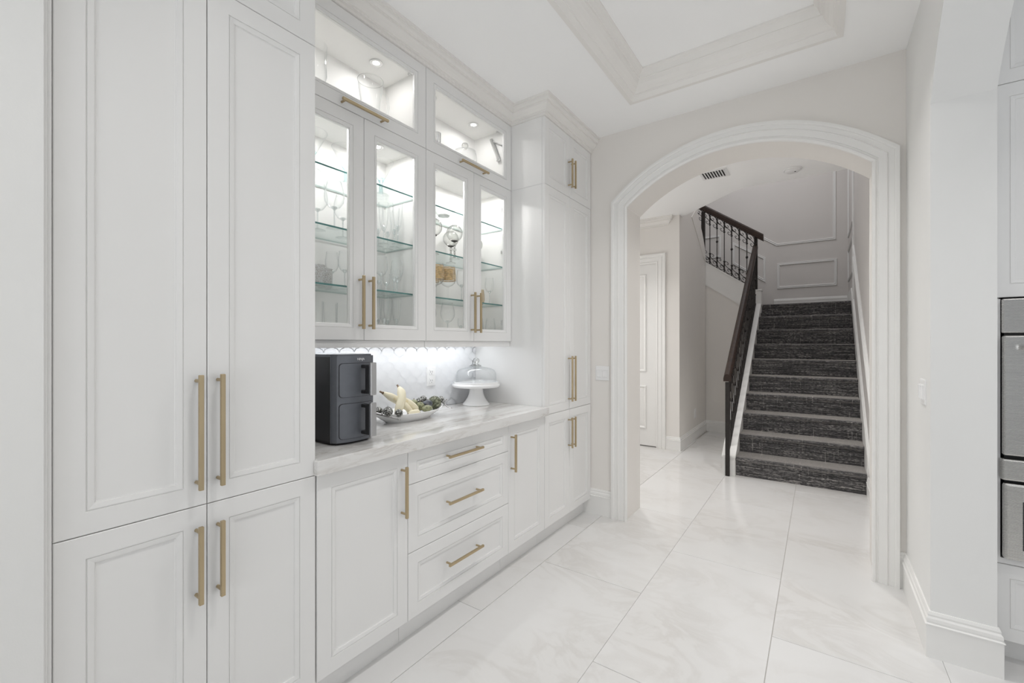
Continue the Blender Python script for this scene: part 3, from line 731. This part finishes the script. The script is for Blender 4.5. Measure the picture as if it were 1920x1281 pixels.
t = thing('power_outlet', (-2.085, 2.042, 1.135), 'white power outlet on the lantern tile backsplash', 'outlet')
MB().rings(2.004, 2.080, 1.075, 1.197, [(0, -.004), (0, .005), (.003, .007)], PX(-2.085)).build('plate', 'plastic', t)
for z in (1.108, 1.164):
    r = MB().rings(2.024, 2.060, z - .018, z + .018, [(0, .0068), (.001, .009)], PX(-2.085)).build('receptacle', 'plastic', t)
    m = MB().box(-2.0765, -2.0757, 2.033, 2.0355, z - .002, z + .008); m.box(-2.0765, -2.0757, 2.048, 2.0505, z - .002, z + .008); m.box(-2.0765, -2.0757, 2.040, 2.044, z - .012, z - .007)
    m.build('slots', 'dark', r)
t = thing('power_outlet', (-1.44, 6.57, .36), 'small white power outlet low on the alcove wall in the hall', 'outlet')
MB().rings(6.52, 6.62, .30, .43, [(0, 0), (0, .004), (.003, .006)], PX(-1.4398)).build('plate', 'plastic', t)
for z in (.335, .395): MB().rings(6.552, 6.588, z - .018, z + .018, [(0, .006), (.001, .008)], PX(-1.44)).build('receptacle', 'plastic', t)

# ------------------------------------------------------------------ kitchen oven cabinet
KY = 2.70
t = thing('oven_cabinet', (1.05, 3.0, 0), 'white kitchen cabinet tower behind the pillar with built-in steel oven', 'cabinet')
m = MB(); KX0, KX1 = .598, 1.40
m.box(KX0, KX0 + .03, KY + .02, 3.32, .1, 2.95); m.box(KX1 - .03, KX1, KY + .02, 3.32, .1, 2.95)
m.box(KX0 + .03, KX1 - .03, KY + .02, 3.32, .1, .43); m.box(KX0 + .03, KX1 - .03, KY + .02, 3.32, 1.56, 2.95); m.box(KX0, KX0 + .03, KY, KY + .02, .425, 1.54); m.box(KX1 - .03, KX1, KY, KY + .02, .425, 1.54)
m.box(KX0 + .03, KX1 - .03, KY, KY + .02, .425, .448)
m.build('body', 'paint', t)
MB().box(KX0, KX1, KY + .075, 3.32, 0, .1).build('toe_kick', 'paint', t)
KM = (KX0 + KX1) / 2
def kdoor(a, b, z0, z1, hz, vertical=True, name='door'):
    d = door_slab(a, b, z0, z1, stile=.055, P=PY(KY)).build(name, 'paint', t)
    m = MB()
    if vertical: x = hz; m.bbox(x - .006, x + .006, KY - .041, KY - .029, z0 + .06, z0 + .30, .0018); [m.tube([(x, KY, z), (x, KY - .03, z)], .005, 8) for z in (z0 + .08, z0 + .28)]
    else: m.bbox(KM - .13, KM + .13, KY - .041, KY - .029, hz - .006, hz + .006, .0018); [m.tube([(x, KY, hz), (x, KY - .03, hz)], .005, 8) for x in (KM - .11, KM + .11)]
    m.build('handle', 'brass', d)
kdoor(KX0, KM, 1.545, 2.446, KM - .03); kdoor(KM, KX1, 1.545, 2.446, KM + .03); kdoor(KX0, KM, 2.446, 2.95, KM - .03); kdoor(KM, KX1, 2.446, 2.95, KM + .03)
kdoor(KX0, KX1, .1, .423, .30, False, 'drawer')
ov = thing('wall_oven', (1.0, KY, .45), 'stainless steel double wall oven built into the kitchen cabinet', 'oven')
OX0, OX1 = .630, 1.368
MB().box(OX0 + .01, OX1 - .01, KY + .005, 3.2, .455, 1.54).build('body', 'dark', ov)
MB().bbox(OX0, OX1, KY - .012, KY + .012, 1.395, 1.54, .006).build('vent_panel', 'steel', ov)
MB().bbox(OX0, OX1, KY - .028, KY - .002, .885, 1.385, .007).build('upper_door', 'steel', ov)
MB().bbox(OX0 - .006, OX1 + .006, KY - .034, KY + .002, .782, .872, .008).build('control_panel', 'steel', ov)
ld = MB().bbox(OX0, OX1, KY - .028, KY - .002, .452, .772, .012).build('lower_door', 'steel', ov)
MB().bbox(OX0 + .055, OX1 - .055, KY - .031, KY - .027, .50, .70, .001).build('window', 'screen', ld)
m = MB().tube([(OX0 + .05, KY - .07, 1.335), (OX1 - .05, KY - .07, 1.335)], .011, 10)
for x in (OX0 + .08, OX1 - .08): m.tube([(x, KY - .02, 1.335), (x, KY - .07, 1.335)], .008, 8)
m.build('handle', 'chrome', ov)
m = MB().bbox(OX0 + .25, OX1 - .25, KY - .036, KY - .033, .805, .850, .001); m.build('display', 'screen', ov)

# ------------------------------------------------------------------ air fryer
FY, FX = 1.145, -1.60
af = thing('air_fryer', (-1.82, FY, .93), 'dark grey two-drawer air fryer with steel handles on the countertop', 'air fryer')
def plan(hw, xb, xf, bulge, r, n=8):
    """plan outline (x, y): flat back, rounded corners, bowed front"""
    pts = [(xb + r, FY - hw), ]
    pts = []
    for i in range(5): a = math.pi / 2 * i / 4; pts.append((xb + r - r * math.cos(a), FY - hw + r - r * math.sin(a)))
    for i in range(n + 1):
        s = -1 + 2 * i / n; yy = s * (hw - .002); x = xf - bulge * s * s - (.022 if abs(s) > .99 else 0)
        pts.append((x, FY + yy))
    for i in range(5): a = math.pi / 2 * i / 4; pts.append((xb + r - r * math.sin(a), FY + hw - r + r * math.cos(a)))
    return pts
m = MB().prism(plan(.104, -2.06, -1.63, .0, .02), 'z', .945, 1.296); m.build('body', 'black', af)
m = MB().prism(plan(.104, -1.643, FX, .025, .003, 16), 'z', .940, 1.30)
fs = m.build('front_shell', 'slate', af, True); b = fs.modifiers.new('bevel', 'BEVEL'); b.width = .006; b.segments = 3; b.limit_method = 'ANGLE'
m = MB().prism(plan(.100, -2.05, FX - .006, .025, .02, 12), 'z', 1.296, 1.306); tp = m.build('top_cover', 'slate', af)
m = MB().prism(plan(.095, -2.04, FX - .02, .025, .02, 12), 'z', .931, .945); m.build('base', 'seam', af)
def front_panel(z0, z1, hw, d, grow, mat, nm, parent):
    """curved panel proud of the bowed front"""
    m = MB(); n = 14; out = []; 
    def fx(y): s = (y - FY) / .104; return FX - .025 * s * s
    v = []; r = .014
    zs = [(z0 + r * (1 - math.cos(a)), r * (1 - math.sin(a))) for a in [math.pi / 2 * q / 5 for q in range(6)]]; zs += [(z0 + z1 - z, i_) for z, i_ in zs[::-1]]
    for z, ins in zs:
        for i in range(n + 1):
            y = FY - hw + ins + (2 * hw - 2 * ins) * i / n; v.append((fx(y) + d, y, z))
    k = n + 1; f = [(a * k + i, a * k + i + 1, (a + 1) * k + i + 1, (a + 1) * k + i) for a in range(len(zs) - 1) for i in range(n)]
    nv = len(v); v2 = [(x - .004, y, z) for x, y, z in v]
    edge = [i for i in range(k)] + [a * k + n for a in range(1, len(zs))] + [(len(zs) - 1) * k + i for i in range(n - 1, -1, -1)] + [a * k for a in range(len(zs) - 2, 0, -1)]
    f += [(edge[i], edge[(i + 1) % len(edge)], nv + edge[(i + 1) % len(edge)], nv + edge[i]) for i in range(len(edge))]
    m.add(v + v2, f); return m.build(nm, mat, parent, True)
for z0, z1 in ((1.128, 1.268), (.955, 1.100)):
    front_panel(z0 - .0015, z1 + .0015, .0825, .0008, 0, 'seam', 'drawer_gap', af)
    dr = front_panel(z0, z1, .081, .0028, 0, 'slate', 'drawer', af)
    hy = FY + .025
    m = MB()
    for z in (z0 + .018, z1 - .014): m.bbox(FX - .004, -1.548, hy - .013, hy + .013, z - .007, z + .007, .003)
    m.bbox(-1.572, -1.543, hy - .0135, hy + .0135, z0 + .011, z1 - .007, .004)
    h = m.build('handle', 'black', dr)
    hh = MB().bbox(-1.544, -1.530, hy - .015, hy + .015, z0 + .006, z1 + .004, .004).build('steel_grip', 'satin', dr)
tx = bpy.data.curves.new('brand_lettering', 'FONT'); tx.body = 'NINJA'; tx.size = .0145; tx.extrude = .0004; tx.align_x = 'CENTER'; tx.align_y = 'CENTER'; tx.space_character = .95
tx.materials.append(MT['letter']); o = bpy.data.objects.new('brand_lettering', tx); C.objects.link(o); o.parent = af
o.rotation_euler = (math.radians(90), 0, math.radians(90 + 3.2)); 
bpy.context.view_layer.update(); dg = bpy.context.evaluated_depsgraph_get(); me = bpy.data.meshes.new_from_object(o.evaluated_get(dg))
rot = o.rotation_euler.copy(); bpy.data.objects.remove(o)
if not me.materials: me.materials.append(MT['letter'])
o = bpy.data.objects.new('brand_lettering', me); C.objects.link(o); o.parent = af; o.rotation_euler = rot
o.location = Vector((FX + .0008, FY + .012, 1.285)) - ORG[af.name]

# ------------------------------------------------------------------ cake stand and dome
CX, CY, CZ = -1.94, 2.333, .93
t = thing('cake_stand', (CX, CY, CZ), 'white porcelain cake stand on flared foot near the tiled corner', 'cake stand')
MB().lathe([(.001, .003), (.085, .0), (.093, .001), (.094, .006), (.088, .014), (.074, .030), (.060, .052), (.050, .080), (.045, .110), (.044, .128), (.001, .128)], (CX, CY, CZ), 40).build('foot', 'porcelain', t, True)
MB().lathe([(.001, .126), (.150, .124), (.160, .126), (.166, .134), (.167, .140), (.163, .146), (.157, .150), (.156, .158), (.150, .160), (.146, .152), (.001, .150)], (CX, CY, CZ), 56).build('plate', 'porcelain', t, True)
t = thing('glass_dome', (CX, CY, CZ + .1605), 'clear glass dome with knob, on the white cake stand', 'cake dome')
DR = .139; dz = CZ + .1535
pr = [(DR, 0), (DR, .055), (DR - .004, .070), (DR - .014, .086), (DR - .034, .096), (.085, .101), (.050, .108), (.030, .115), (.016, .121)]
MB().lathe(pr, (CX, CY, dz), 48).build('bell', 'glass', t, True)
MB().lathe([(DR - .001, .0), (DR + .002, .0), (DR + .002, .004), (DR - .001, .004), (DR - .001, 0)], (CX, CY, dz), 48).build('rim', 'glass', t, True)
MB().lathe([(.034, .128), (.036, .132), (.020, .138), (.012, .144), (.014, .150), (.022, .158), (.023, .168), (.018, .178), (.008, .183), (.001, .184)], (CX, CY, dz - .014), 20).build('knob', 'smoke', t, True)

# ------------------------------------------------------------------ fruit dish
DX, DY = -1.875, 1.668
dish = thing('serving_dish', (DX, DY, .93), 'long white boat-shaped serving dish with metal twig handles', 'dish')
m = MB(); rows = []
SEG = 40
for L, W_, z, up in ((.001, .001, .004, 0), (.135, .066, .001, 0), (.145, .072, 0, 0), (.15, .076, .006, 0), (.185, .104, .026, .004), (.225, .122, .044, .016), (.232, .126, .049, .018), (.226, .121, .050, .018), (.185, .099, .032, .006), (.140, .068, .012, 0), (.001, .001, .010, 0)):
    rows.append([(DX + W_ * math.cos(2 * math.pi * k / SEG), DY + L * math.sin(2 * math.pi * k / SEG) * (1 + .05 * abs(math.sin(2 * math.pi * k / SEG)) ** 6), .9302 + z + up * abs(math.sin(2 * math.pi * k / SEG)) ** 4) for k in range(SEG)])
v = [p for r in rows for p in r]
m.add(v, [(a * SEG + k, a * SEG + (k + 1) % SEG, (a + 1) * SEG + (k + 1) % SEG, (a + 1) * SEG + k) for a in range(len(rows) - 1) for k in range(SEG)])
m.build('bowl', 'porcelain', dish, True)
for sy in (-1, 1):
    m = MB(); rnd = random.Random(5 + sy); ey = DY + sy * .243; ez = .9302 + .068
    ctl = [(DX - .085, ey - sy * .03, ez - .006), (DX - .03, ey, ez), (DX + .03, ey + sy * .002, ez - .002), (DX + .095, ey - sy * .035, ez - .016)]
    if sy < 0: ctl[3] = (DX + .128, ey + .078, ez - .036)
    m.tube(ctl, [.004, .006, .0055, .0035], 6)
    for k in range(9):
        f = k / 8 * .99; q3 = f * 3; a_, b_ = Vector(ctl[int(q3)]), Vector(ctl[int(q3) + 1]); p = a_.lerp(b_, q3 - int(q3))
        q = p + Vector((rnd.uniform(-.02, .02), sy * rnd.uniform(.006, .03), rnd.uniform(-.014, .022))); m.tube([p, q], [.003, .0015], 5)
        m.ball(q, rnd.uniform(.003, .0055), 8, 5)
    m.build('twig_handle', 'pewter', dish, True)

def banana(pts, r, label):
    t = thing('banana', pts[len(pts) // 2], label, 'banana', 'bananas in the white dish')
    P = [Vector(p) for p in pts]
    out = []; rr = []
    n = 14
    def bez(u): # quadratic through control
        a, b_, c_ = P; return a * (1 - u) ** 2 + b_ * 2 * u * (1 - u) + c_ * u * u
    for i in range(n + 1):
        u = i / n; out.append(bez(u)); rr.append(r * min(1, .42 + 2.6 * u if u < .3 else 1, .35 + 4.0 * (1 - u)))
    MB().tube(out, rr, 12).build('peel', 'banana', t, True)
    d = (out[0] - out[1]).normalized()
    MB().tube([out[0], out[0] + d * .012, out[0] + d * .022], [r * .40, r * .22, r * .24], 6).build('stem', 'stem', t, True)
    e = (out[-1] - out[-2]).normalized()
    MB().tube([out[-1], out[-1] + e * .006], [r * .34, r * .2], 6).build('tip', 'stem', t, True)
banana([(-1.895, 1.510, 1.088), (-1.865, 1.595, 1.040), (-1.85, 1.650, .990)], .021, 'banana reaching out to the left with its stem past the dish')
banana([(-1.90, 1.620, 1.108), (-1.835, 1.612, 1.065), (-1.815, 1.526, .978)], .023, 'pale upright banana in the middle, its stem pointing up')
banana([(-1.885, 1.600, 1.048), (-1.855, 1.675, 1.022), (-1.83, 1.690, .968)], .022, 'pale banana curving down to the right of the upright one')
banana([(-1.79, 1.588, .974), (-1.795, 1.63, .980), (-1.80, 1.678, .974)], .017, 'short banana lying along the front rim of the dish')
banana([(-1.85, 1.59, 1.03), (-1.825, 1.63, 1.0), (-1.815, 1.63, .97)], .017, 'yellow banana wedged between the two pale ones')

def fruit(name, loc, r, mat, label, cat, sz=1.0, sx=1.0, sy=1.0, spiky=0, leaf=False, group=None, stem=True):
    t = thing(name, (loc[0], loc[1], loc[2] - r * sz), label, cat, group)
    m = MB().ball(loc, r, 18, 12, sz, sx, sy)
    m.v = [(loc[0] + (x - loc[0]) * (1 + .03 * math.sin(9 * y * 40)), y, z) for x, y, z in m.v]
    m.build('flesh' if not spiky else 'body', mat, t, True)
    if spiky:
        rnd = random.Random(int(loc[1] * 1000)); k = MB()
        for i in range(110):
            ph = math.acos(1 - 2 * (i + .5) / 110); th = math.pi * (1 + 5 ** .5) * i
            d = Vector((math.sin(ph) * math.cos(th), math.sin(ph) * math.sin(th), math.cos(ph)))
            k.ball(Vector(loc) + d * r * .99, r * .095, 6, 4)
        k.build('studs', mat, t, True)
    if leaf:
        k = MB()
        for i in range(70):
            ph = math.acos(1 - 2 * (i + .5) / 70); th = math.pi * (1 + 5 ** .5) * i
            d = Vector((math.sin(ph) * math.cos(th), math.sin(ph) * math.sin(th), math.cos(ph)))
            up = Vector((0, .4, 1)).normalized(); tg = (up - d * up.dot(d)); 
            if tg.length < .05: continue
            tg.normalize(); sd = d.cross(tg); c = Vector(loc) + d * r * .96
            k.add([c - sd * r * .2, c + sd * r * .2, c + tg * r * .38 + d * r * .16, c + d * r * .12], [(0, 1, 3), (1, 2, 3), (2, 0, 3), (0, 2, 1)])
        k.build('scales', 'artichoke', t)
    if stem: MB().tube([(loc[0], loc[1], loc[2] + r * sz * .95), (loc[0], loc[1] + .002, loc[2] + r * sz + .006)], .002, 6).build('stem', 'stem', t)
G = 'silver studded balls in the dish'
fruit('decorative_ball', (-1.865, 1.455, 1.003), .020, 'silver', 'studded silver ball half hidden behind the air fryer handle', 'decoration', spiky=1, group=G, stem=False)
fruit('decorative_ball', (-1.820, 1.478, .999), .025, 'silver', 'larger studded silver ball at the front left of the dish', 'decoration', spiky=1, group=G, stem=False)
fruit('decorative_ball', (-1.790, 1.525, .989), .020, 'silver', 'studded silver ball leaning on the front rim before the bananas', 'decoration', spiky=1, group=G, stem=False)
fruit('decorative_ball', (-1.905, 1.775, 1.016), .020, 'silver', 'studded silver ball behind the dark fruit, nearest the bananas', 'decoration', spiky=1, group=G, stem=False)
fruit('decorative_ball', (-1.915, 1.815, 1.022), .021, 'silver', 'studded silver ball at the back of the dish left of the green globe', 'decoration', spiky=1, group=G, stem=False)
fruit('decorative_ball', (-1.868, 1.915, 1.016), .018, 'silver', 'studded silver ball at the right tip of the dish', 'decoration', spiky=1, group=G, stem=False)
fruit('green_globe', (-1.86, 1.852, 1.002), .036, 'artichoke', 'round scaly green globe at the right end of the dish', 'artichoke', leaf=True, stem=False)
fruit('avocado', (-1.805, 1.740, .986), .023, 'avocado', 'green and brown avocado at the front rim of the dish', 'avocado', .85, 1.0, 1.55)
fruit('avocado', (-1.90, 1.728, 1.010), .022, 'avocado', 'small brown-green avocado behind the bananas', 'avocado', 1.0, 1.0, 1.2)
fruit('plum', (-1.848, 1.785, 1.005), .024, 'fig', 'dark purple-grey fruit in front of the green globe', 'fruit', .85, 1.0, 1.4)
fruit('pear', (-1.855, 1.735, .995), .024, 'avocado', 'pale green fruit between the bananas and the dark fruit', 'fruit', 1.05, 1.0, 1.1)

# ------------------------------------------------------------------ glassware
def prof(kind):
    if kind == 'balloon': return [(.036, 0), (.034, .002), (.006, .005), (.0035, .02), (.0035, .085), (.008, .092), (.026, .102), (.042, .125), (.046, .150), (.042, .180), (.034, .210), (.032, .218)]
    if kind == 'wine': return [(.032, 0), (.030, .002), (.006, .005), (.003, .02), (.003, .080), (.008, .087), (.022, .098), (.032, .120), (.033, .145), (.029, .175), (.027, .190)]
    if kind == 'flute': return [(.030, 0), (.028, .002), (.005, .005), (.0035, .02), (.0035, .070), (.008, .076), (.018, .100), (.024, .150), (.027, .200), (.0275, .222)]
    if kind == 'martini': return [(.040, 0), (.038, .003), (.012, .008), (.0095, .02), (.0095, .060), (.010, .066), (.022, .088), (.044, .132), (.068, .180)]
    if kind == 'cordial': return [(.024, 0), (.023, .002), (.004, .004), (.003, .015), (.003, .055), (.008, .060), (.018, .075), (.021, .100), (.019, .125)]
    if kind == 'highball': return [(.001, .004), (.028, .003), (.030, .008), (.031, .08), (.033, .160)]
    if kind == 'tumbler': return [(.001, .004), (.030, .003), (.033, .008), (.035, .05), (.036, .095)]
    if kind == 'stemless': return [(.001, .003), (.018, .003), (.026, .015), (.031, .04), (.030, .075), (.024, .120)]
    if kind == 'bowl': return [(.001, .004), (.035, .003), (.04, .010), (.075, .04), (.098, .075), (.102, .085)]
def glassware(name, kind, x, y, z, label, group=None, mat='glass', seg=22, scale=1.0):
    p = [(r * scale, h * scale) for r, h in prof(kind)]
    z = z + .0006
    t = thing(name, (x, y, z), label, 'bowl' if kind == 'bowl' else 'glass', group)
    if kind in ('balloon', 'wine', 'flute', 'martini', 'cordial'):
        MB().lathe(p[:3], (x, y, z), seg).build('foot', mat, t, True)
        MB().lathe(p[2:6], (x, y, z), 10).build('stem', 'crystal' if kind != 'martini' else 'teal', t, True)
        if kind != 'martini': MB().lathe([(.001, p[5][1] - .004), (p[5][0] * .9, p[5][1]), (p[6][0] * .55, p[6][1] - .001), (p[6][0] * .40, p[6][1] + .003), (.001, p[5][1] + .004)], (x, y, z), 14).build('bowl_base', 'crystal', t, True)
        if kind == 'martini': MB().lathe(p[5:7], (x, y, z), seg).build('cup_base', 'teal', t, True); MB().lathe(p[6:], (x, y, z), seg).build('cup', mat, t, True)
        else: MB().lathe(p[5:], (x, y, z), seg).build('cup', mat, t, True)
        MB().lathe([(p[-1][0] - .0006, p[-1][1] - .0012), (p[-1][0] + .0006, p[-1][1] - .0012), (p[-1][0] + .0006, p[-1][1]), (p[-1][0] - .0006, p[-1][1])], (x, y, z), seg).build('rim', 'glass', t, True)
    else:
        MB().lathe(p, (x, y, z), seg).build('cup', mat, t, True)
        MB().lathe([(.001, .002), (p[1][0], .001), (p[1][0], .008 * scale), (.001, .007 * scale)], (x, y, z), seg).build('base', 'smoke' if mat == 'glass' else mat, t, True)
    return t
Z0, Z1, Z2, Z3, ZT0 = 1.390, 1.623, 1.889, 2.155, 2.438
D = ('leftmost glass door', 'second glass door', 'third glass door', 'rightmost glass door')
def dl(d): return D[d - 1]
# top shelf
glassware('martini_glass', 'martini', -1.93, 1.130, Z3, 'martini glass on the top shelf, at the left edge of the ' + dl(1))
glassware('martini_glass', 'martini', -1.95, 1.322, Z3, 'martini glass on the top shelf, at the right edge of the ' + dl(1))
glassware('martini_glass', 'martini', -1.94, 1.530, Z3, 'martini glass with sea-green stem on the top shelf behind the ' + dl(2))
glassware('glass_bowl', 'bowl', -1.945, 2.02, Z3, 'shallow clear glass bowl on the top shelf behind the ' + dl(3))
def disc(name, x, y, z, r, label):
    t = thing(name, (x, y, z), label, 'plate')
    m = MB().lathe([(.001, 0), (r * .7, 0), (r, .012), (r, .015), (r * .7, .004), (.001, .004)], (0, 0, 0), 36)
    m.v = [(x + .006 + zz + (.0 + (r + yy) * -.10), y + xx, z + r + yy) for xx, yy, zz in m.v]
    m.build('plate', 'glass', t, True)
disc('glass_plate', -2.03, 1.575, Z3 + .001, .088, 'round clear glass plate leaning upright behind the martini glass')
disc('glass_plate', -2.03, 2.36, Z3 + .001, .07, 'round clear glass plate leaning upright behind the ' + dl(4))
# second shelf
glassware('wine_glass', 'balloon', -1.95, 1.170, Z2, 'large balloon wine glass at the far left of the upper middle shelf')
glassware('wine_glass', 'balloon', -1.86, 1.200, Z2, 'balloon wine glass at the front of the upper middle shelf, ' + dl(1))
glassware('wine_glass', 'balloon', -1.99, 1.332, Z2, 'balloon wine glass at the back of the upper middle shelf, ' + dl(1))
for x, y, l in ((-1.93, 1.540, 'front left of the flute cluster'), (-2.02, 1.640, 'back right of the flute cluster'), (-1.87, 1.585, 'front right of the flute cluster'), (-1.95, 1.612, 'standing alone nearest the cabinet divider'), (-2.01, 1.565, 'back left of the flute cluster')):
    if 'alone' in l: y = 1.63
    glassware('champagne_flute', 'flute', x, y, Z2, 'tall champagne flute on the upper middle shelf, ' + l, 'champagne flutes on the upper middle shelf')
def goblet(x, y, label, H=.24):
    z = Z2 + .0006
    t = thing('lidded_goblet', (x, y, z), label, 'goblet', 'round lidded goblets on ball stems')
    MB().lathe([(.034, 0), (.032, .003), (.012, .010), (.006, .016)], (x, y, z), 20).build('foot', 'smoke', t, True)
    m = MB()
    for zz, r in ((.022, .010), (.040, .008), (.060, .012), (.080, .008), (.096, .013)): m.ball((x, y, z + zz), r, 12, 8)
    m.tube([(x, y, z + .012), (x, y, z + .112)], .005, 8); m.build('stem', 'smoke', t, True)
    MB().lathe([(.004, .108), (.018, .112), (.022, .116), (.006, .118)], (x, y, z), 16).build('cup', 'iron', t, True)
    c = .165; r = .052
    MB().lathe([(max(.002, r * math.sin(math.pi * i / 16)), c - r * math.cos(math.pi * i / 16)) for i in range(1, 16)], (x, y, z), 28).build('globe', 'smoke', t, True)
    m = MB().lathe([(.018, c + r * .93), (.012, c + r + .008), (.006, c + r + .016), (.009, c + r + .022), (.003, c + r + .030), (.001, c + r + .031)], (x, y, z), 14); m.build('finial', 'glass', t, True)
goblet(-1.90, 2.070, 'round glass goblet on dark ball stem, frontmost behind the ' + dl(3))
goblet(-2.02, 2.165, 'round glass goblet on ball stem, behind the frontmost one')
goblet(-1.90, 1.885, 'round glass goblet on ball stem, half hidden at left of the ' + dl(3))
goblet(-2.00, 2.395, 'round glass goblet on ball stem, beside the left stile of the ' + dl(4))
# third shelf
for x, y, l in ((-1.92, 1.150, 'left of its twin'), (-1.99, 1.232, 'right of its twin')):
    glassware('speckled_tumbler', 'tumbler', x, y, Z1, 'brown speckled tumbler on the lower middle shelf, ' + l, 'speckled tumblers', 'speckle')
for x, y, l in ((-2.02, 1.290, 'behind the speckled tumblers'), (-1.95, 1.316, 'at the right edge of the ' + dl(1)), (-1.90, 1.500, 'at the left of the ' + dl(2)), (-1.93, 1.630, 'at the right of the ' + dl(2)), (-1.85, 2.080, 'right of the gold-banded goblets'), (-1.90, 2.430, 'behind the ' + dl(4))):
    glassware('wine_glass', 'wine', x, y, Z1, 'wine glass on the lower middle shelf, ' + l, 'wine glasses on the lower middle shelf')
for x, y, l in ((-1.99, 1.555, 'back left'), (-1.85, 1.545, 'front left'), (-2.03, 1.640, 'back right'), (-1.88, 1.590, 'front right')):
    glassware('cordial_glass', 'cordial', x, y, Z1, 'cordial glass on the lower middle shelf, ' + dl(2) + ', ' + l, 'small cordial glasses')
def gold(x, y, label):
    z = Z1 + .0006; t = thing('banded_goblet', (x, y, z), label, 'goblet', 'gold-banded goblets')
    MB().lathe([(.034, 0), (.032, .002), (.005, .006), (.0035, .02), (.0035, .075), (.008, .082)], (x, y, z), 20).build('stem', 'glass', t, True)
    MB().lathe([(.008, .082), (.028, .090), (.044, .105), (.049, .130), (.048, .165), (.044, .205), (.043, .215)], (x, y, z), 26).build('cup', 'glass', t, True)
    for k in range(9):
        zz = .120 + k * .0095; r = .0495 if zz < .16 else .0485 - (zz - .16) * .08
        MB().lathe([(r + .0006, zz), (r + .0012, zz + .002), (r + .0012, zz + .004), (r + .0006, zz + .006)], (x, y, z), 26).build('gold_band', 'gold', t, True)
gold(-1.90, 1.905, 'goblet with gold bands at the left stile of the ' + dl(3))
gold(-1.90, 2.008, 'goblet with gold bands in the middle of the ' + dl(3))
gold(-2.02, 1.985, 'goblet with gold bands standing behind its two twins')
glassware('amber_votive', 'stemless', -1.95, 2.395, Z1, 'amber votive glass low behind the ' + dl(4), None, 'amber', scale=.9)
# cabinet floor
for x, y, l in ((-1.93, 1.150, 'leftmost'), (-1.93, 1.225, 'middle one'), (-1.97, 1.315, 'rightmost')):
    glassware('highball_glass', 'highball', x, y, Z0, 'highball glass on the cabinet floor, ' + dl(1) + ', ' + l, 'highball glasses')
for x, y, l in ((-1.92, 1.535, 'front left'), (-1.92, 1.618, 'front right'), (-2.01, 1.560, 'back left'), (-2.02, 1.640, 'back right')):
    glassware('champagne_flute', 'flute', x, y, Z0, 'champagne flute on the cabinet floor, ' + dl(2) + ', ' + l, 'champagne flutes on the cabinet floor', scale=.95)
glassware('wine_glass', 'balloon', -1.88, 1.985, Z0, 'balloon wine glass on the cabinet floor, third glass door, right one', scale=.98)
glassware('wine_glass', 'balloon', -1.97, 1.915, Z0, 'balloon wine glass on the cabinet floor, ' + dl(3) + ', left one', scale=.98)
glassware('cordial_glass', 'cordial', -1.90, 2.13, Z0, 'small cordial glass on the cabinet floor at the right of the ' + dl(3))
for x, y, l in ((-1.95, 2.375, 'left'), (-1.88, 2.415, 'middle'), (-2.01, 2.44, 'right')):
    glassware('stemless_glass', 'stemless', x, y, Z0, 'stemless glass on the cabinet floor, ' + dl(4) + ', ' + l, 'stemless glasses', scale=1.15)
# above, in the lit top boxes
def big(name, x, y, pr_, label, cat, handle=False):
    t = thing(name, (x, y, ZT0), label, cat)
    MB().lathe(pr_, (x, y, ZT0 + .001), 32).build('body', 'glass', t, True)
    MB().lathe([(pr_[-1][0] - .001, pr_[-1][1] - .002), (pr_[-1][0] + .001, pr_[-1][1] - .002), (pr_[-1][0] + .001, pr_[-1][1]), (pr_[-1][0] - .001, pr_[-1][1])], (x, y, ZT0 + .001), 32).build('rim', 'smoke', t, True)
    if handle:
        r = pr_[-2][0]
        MB().tube([(x + .02, y + r + .0, ZT0 + .27), (x + .02, y + r + .035, ZT0 + .26), (x + .02, y + r + .042, ZT0 + .20), (x + .02, y + r + .025, ZT0 + .14), (x + .02, y + r - .012, ZT0 + .12)], .006, 8).build('handle', 'glass', t, True)
big('glass_pitcher', -1.95, 1.470, [(.001, .004), (.045, .004), (.047, .010), (.052, .05), (.050, .10), (.045, .14), (.050, .19), (.060, .25), (.066, .31)], 'clear glass pitcher in the lit top box of the left display cabinet', 'pitcher', True)
t = thing('glass_vase', (-1.90, 1.13, ZT0), 'tall stemmed glass vase at the far left of the lit top box', 'vase')
MB().lathe([(.045, 0), (.043, .003), (.008, .010), (.006, .06), (.012, .075), (.034, .10), (.050, .15), (.046, .22), (.052, .29)], (-1.90, 1.13, ZT0 + .001), 28).build('body', 'glass', t, True)
t = thing('silver_cup', (-1.85, 1.862, ZT0), 'small silver cup in the lit top box of the right display cabinet', 'cup')
MB().lathe([(.001, .002), (.024, .002), (.025, .006), (.023, .05), (.025, .152), (.0255, .156), (.022, .152), (.021, .05), (.020, .01), (.001, .009)], (-1.85, 1.862, ZT0 + .001), 22).build('body', 'chrome', t, True)
t = thing('glass_jar', (-1.93, 2.205, ZT0), 'square-shouldered clear glass jar with knobbed lid in the right top box', 'jar')
MB().lathe([(.001, .004), (.078, .004), (.080, .010), (.080, .150), (.078, .170), (.070, .186)], (-1.93, 2.205, ZT0 + .001), 32).build('body', 'glass', t, True)
MB().lathe([(.074, .186), (.074, .190), (.050, .200), (.018, .205)], (-1.93, 2.205, ZT0 + .001), 32).build('lid', 'glass', t, True)
MB().lathe([(.012, .204), (.010, .212), (.020, .220), (.023, .232), (.018, .244), (.001, .248)], (-1.93, 2.205, ZT0 + .001), 18).build('knob', 'smoke', t, True)
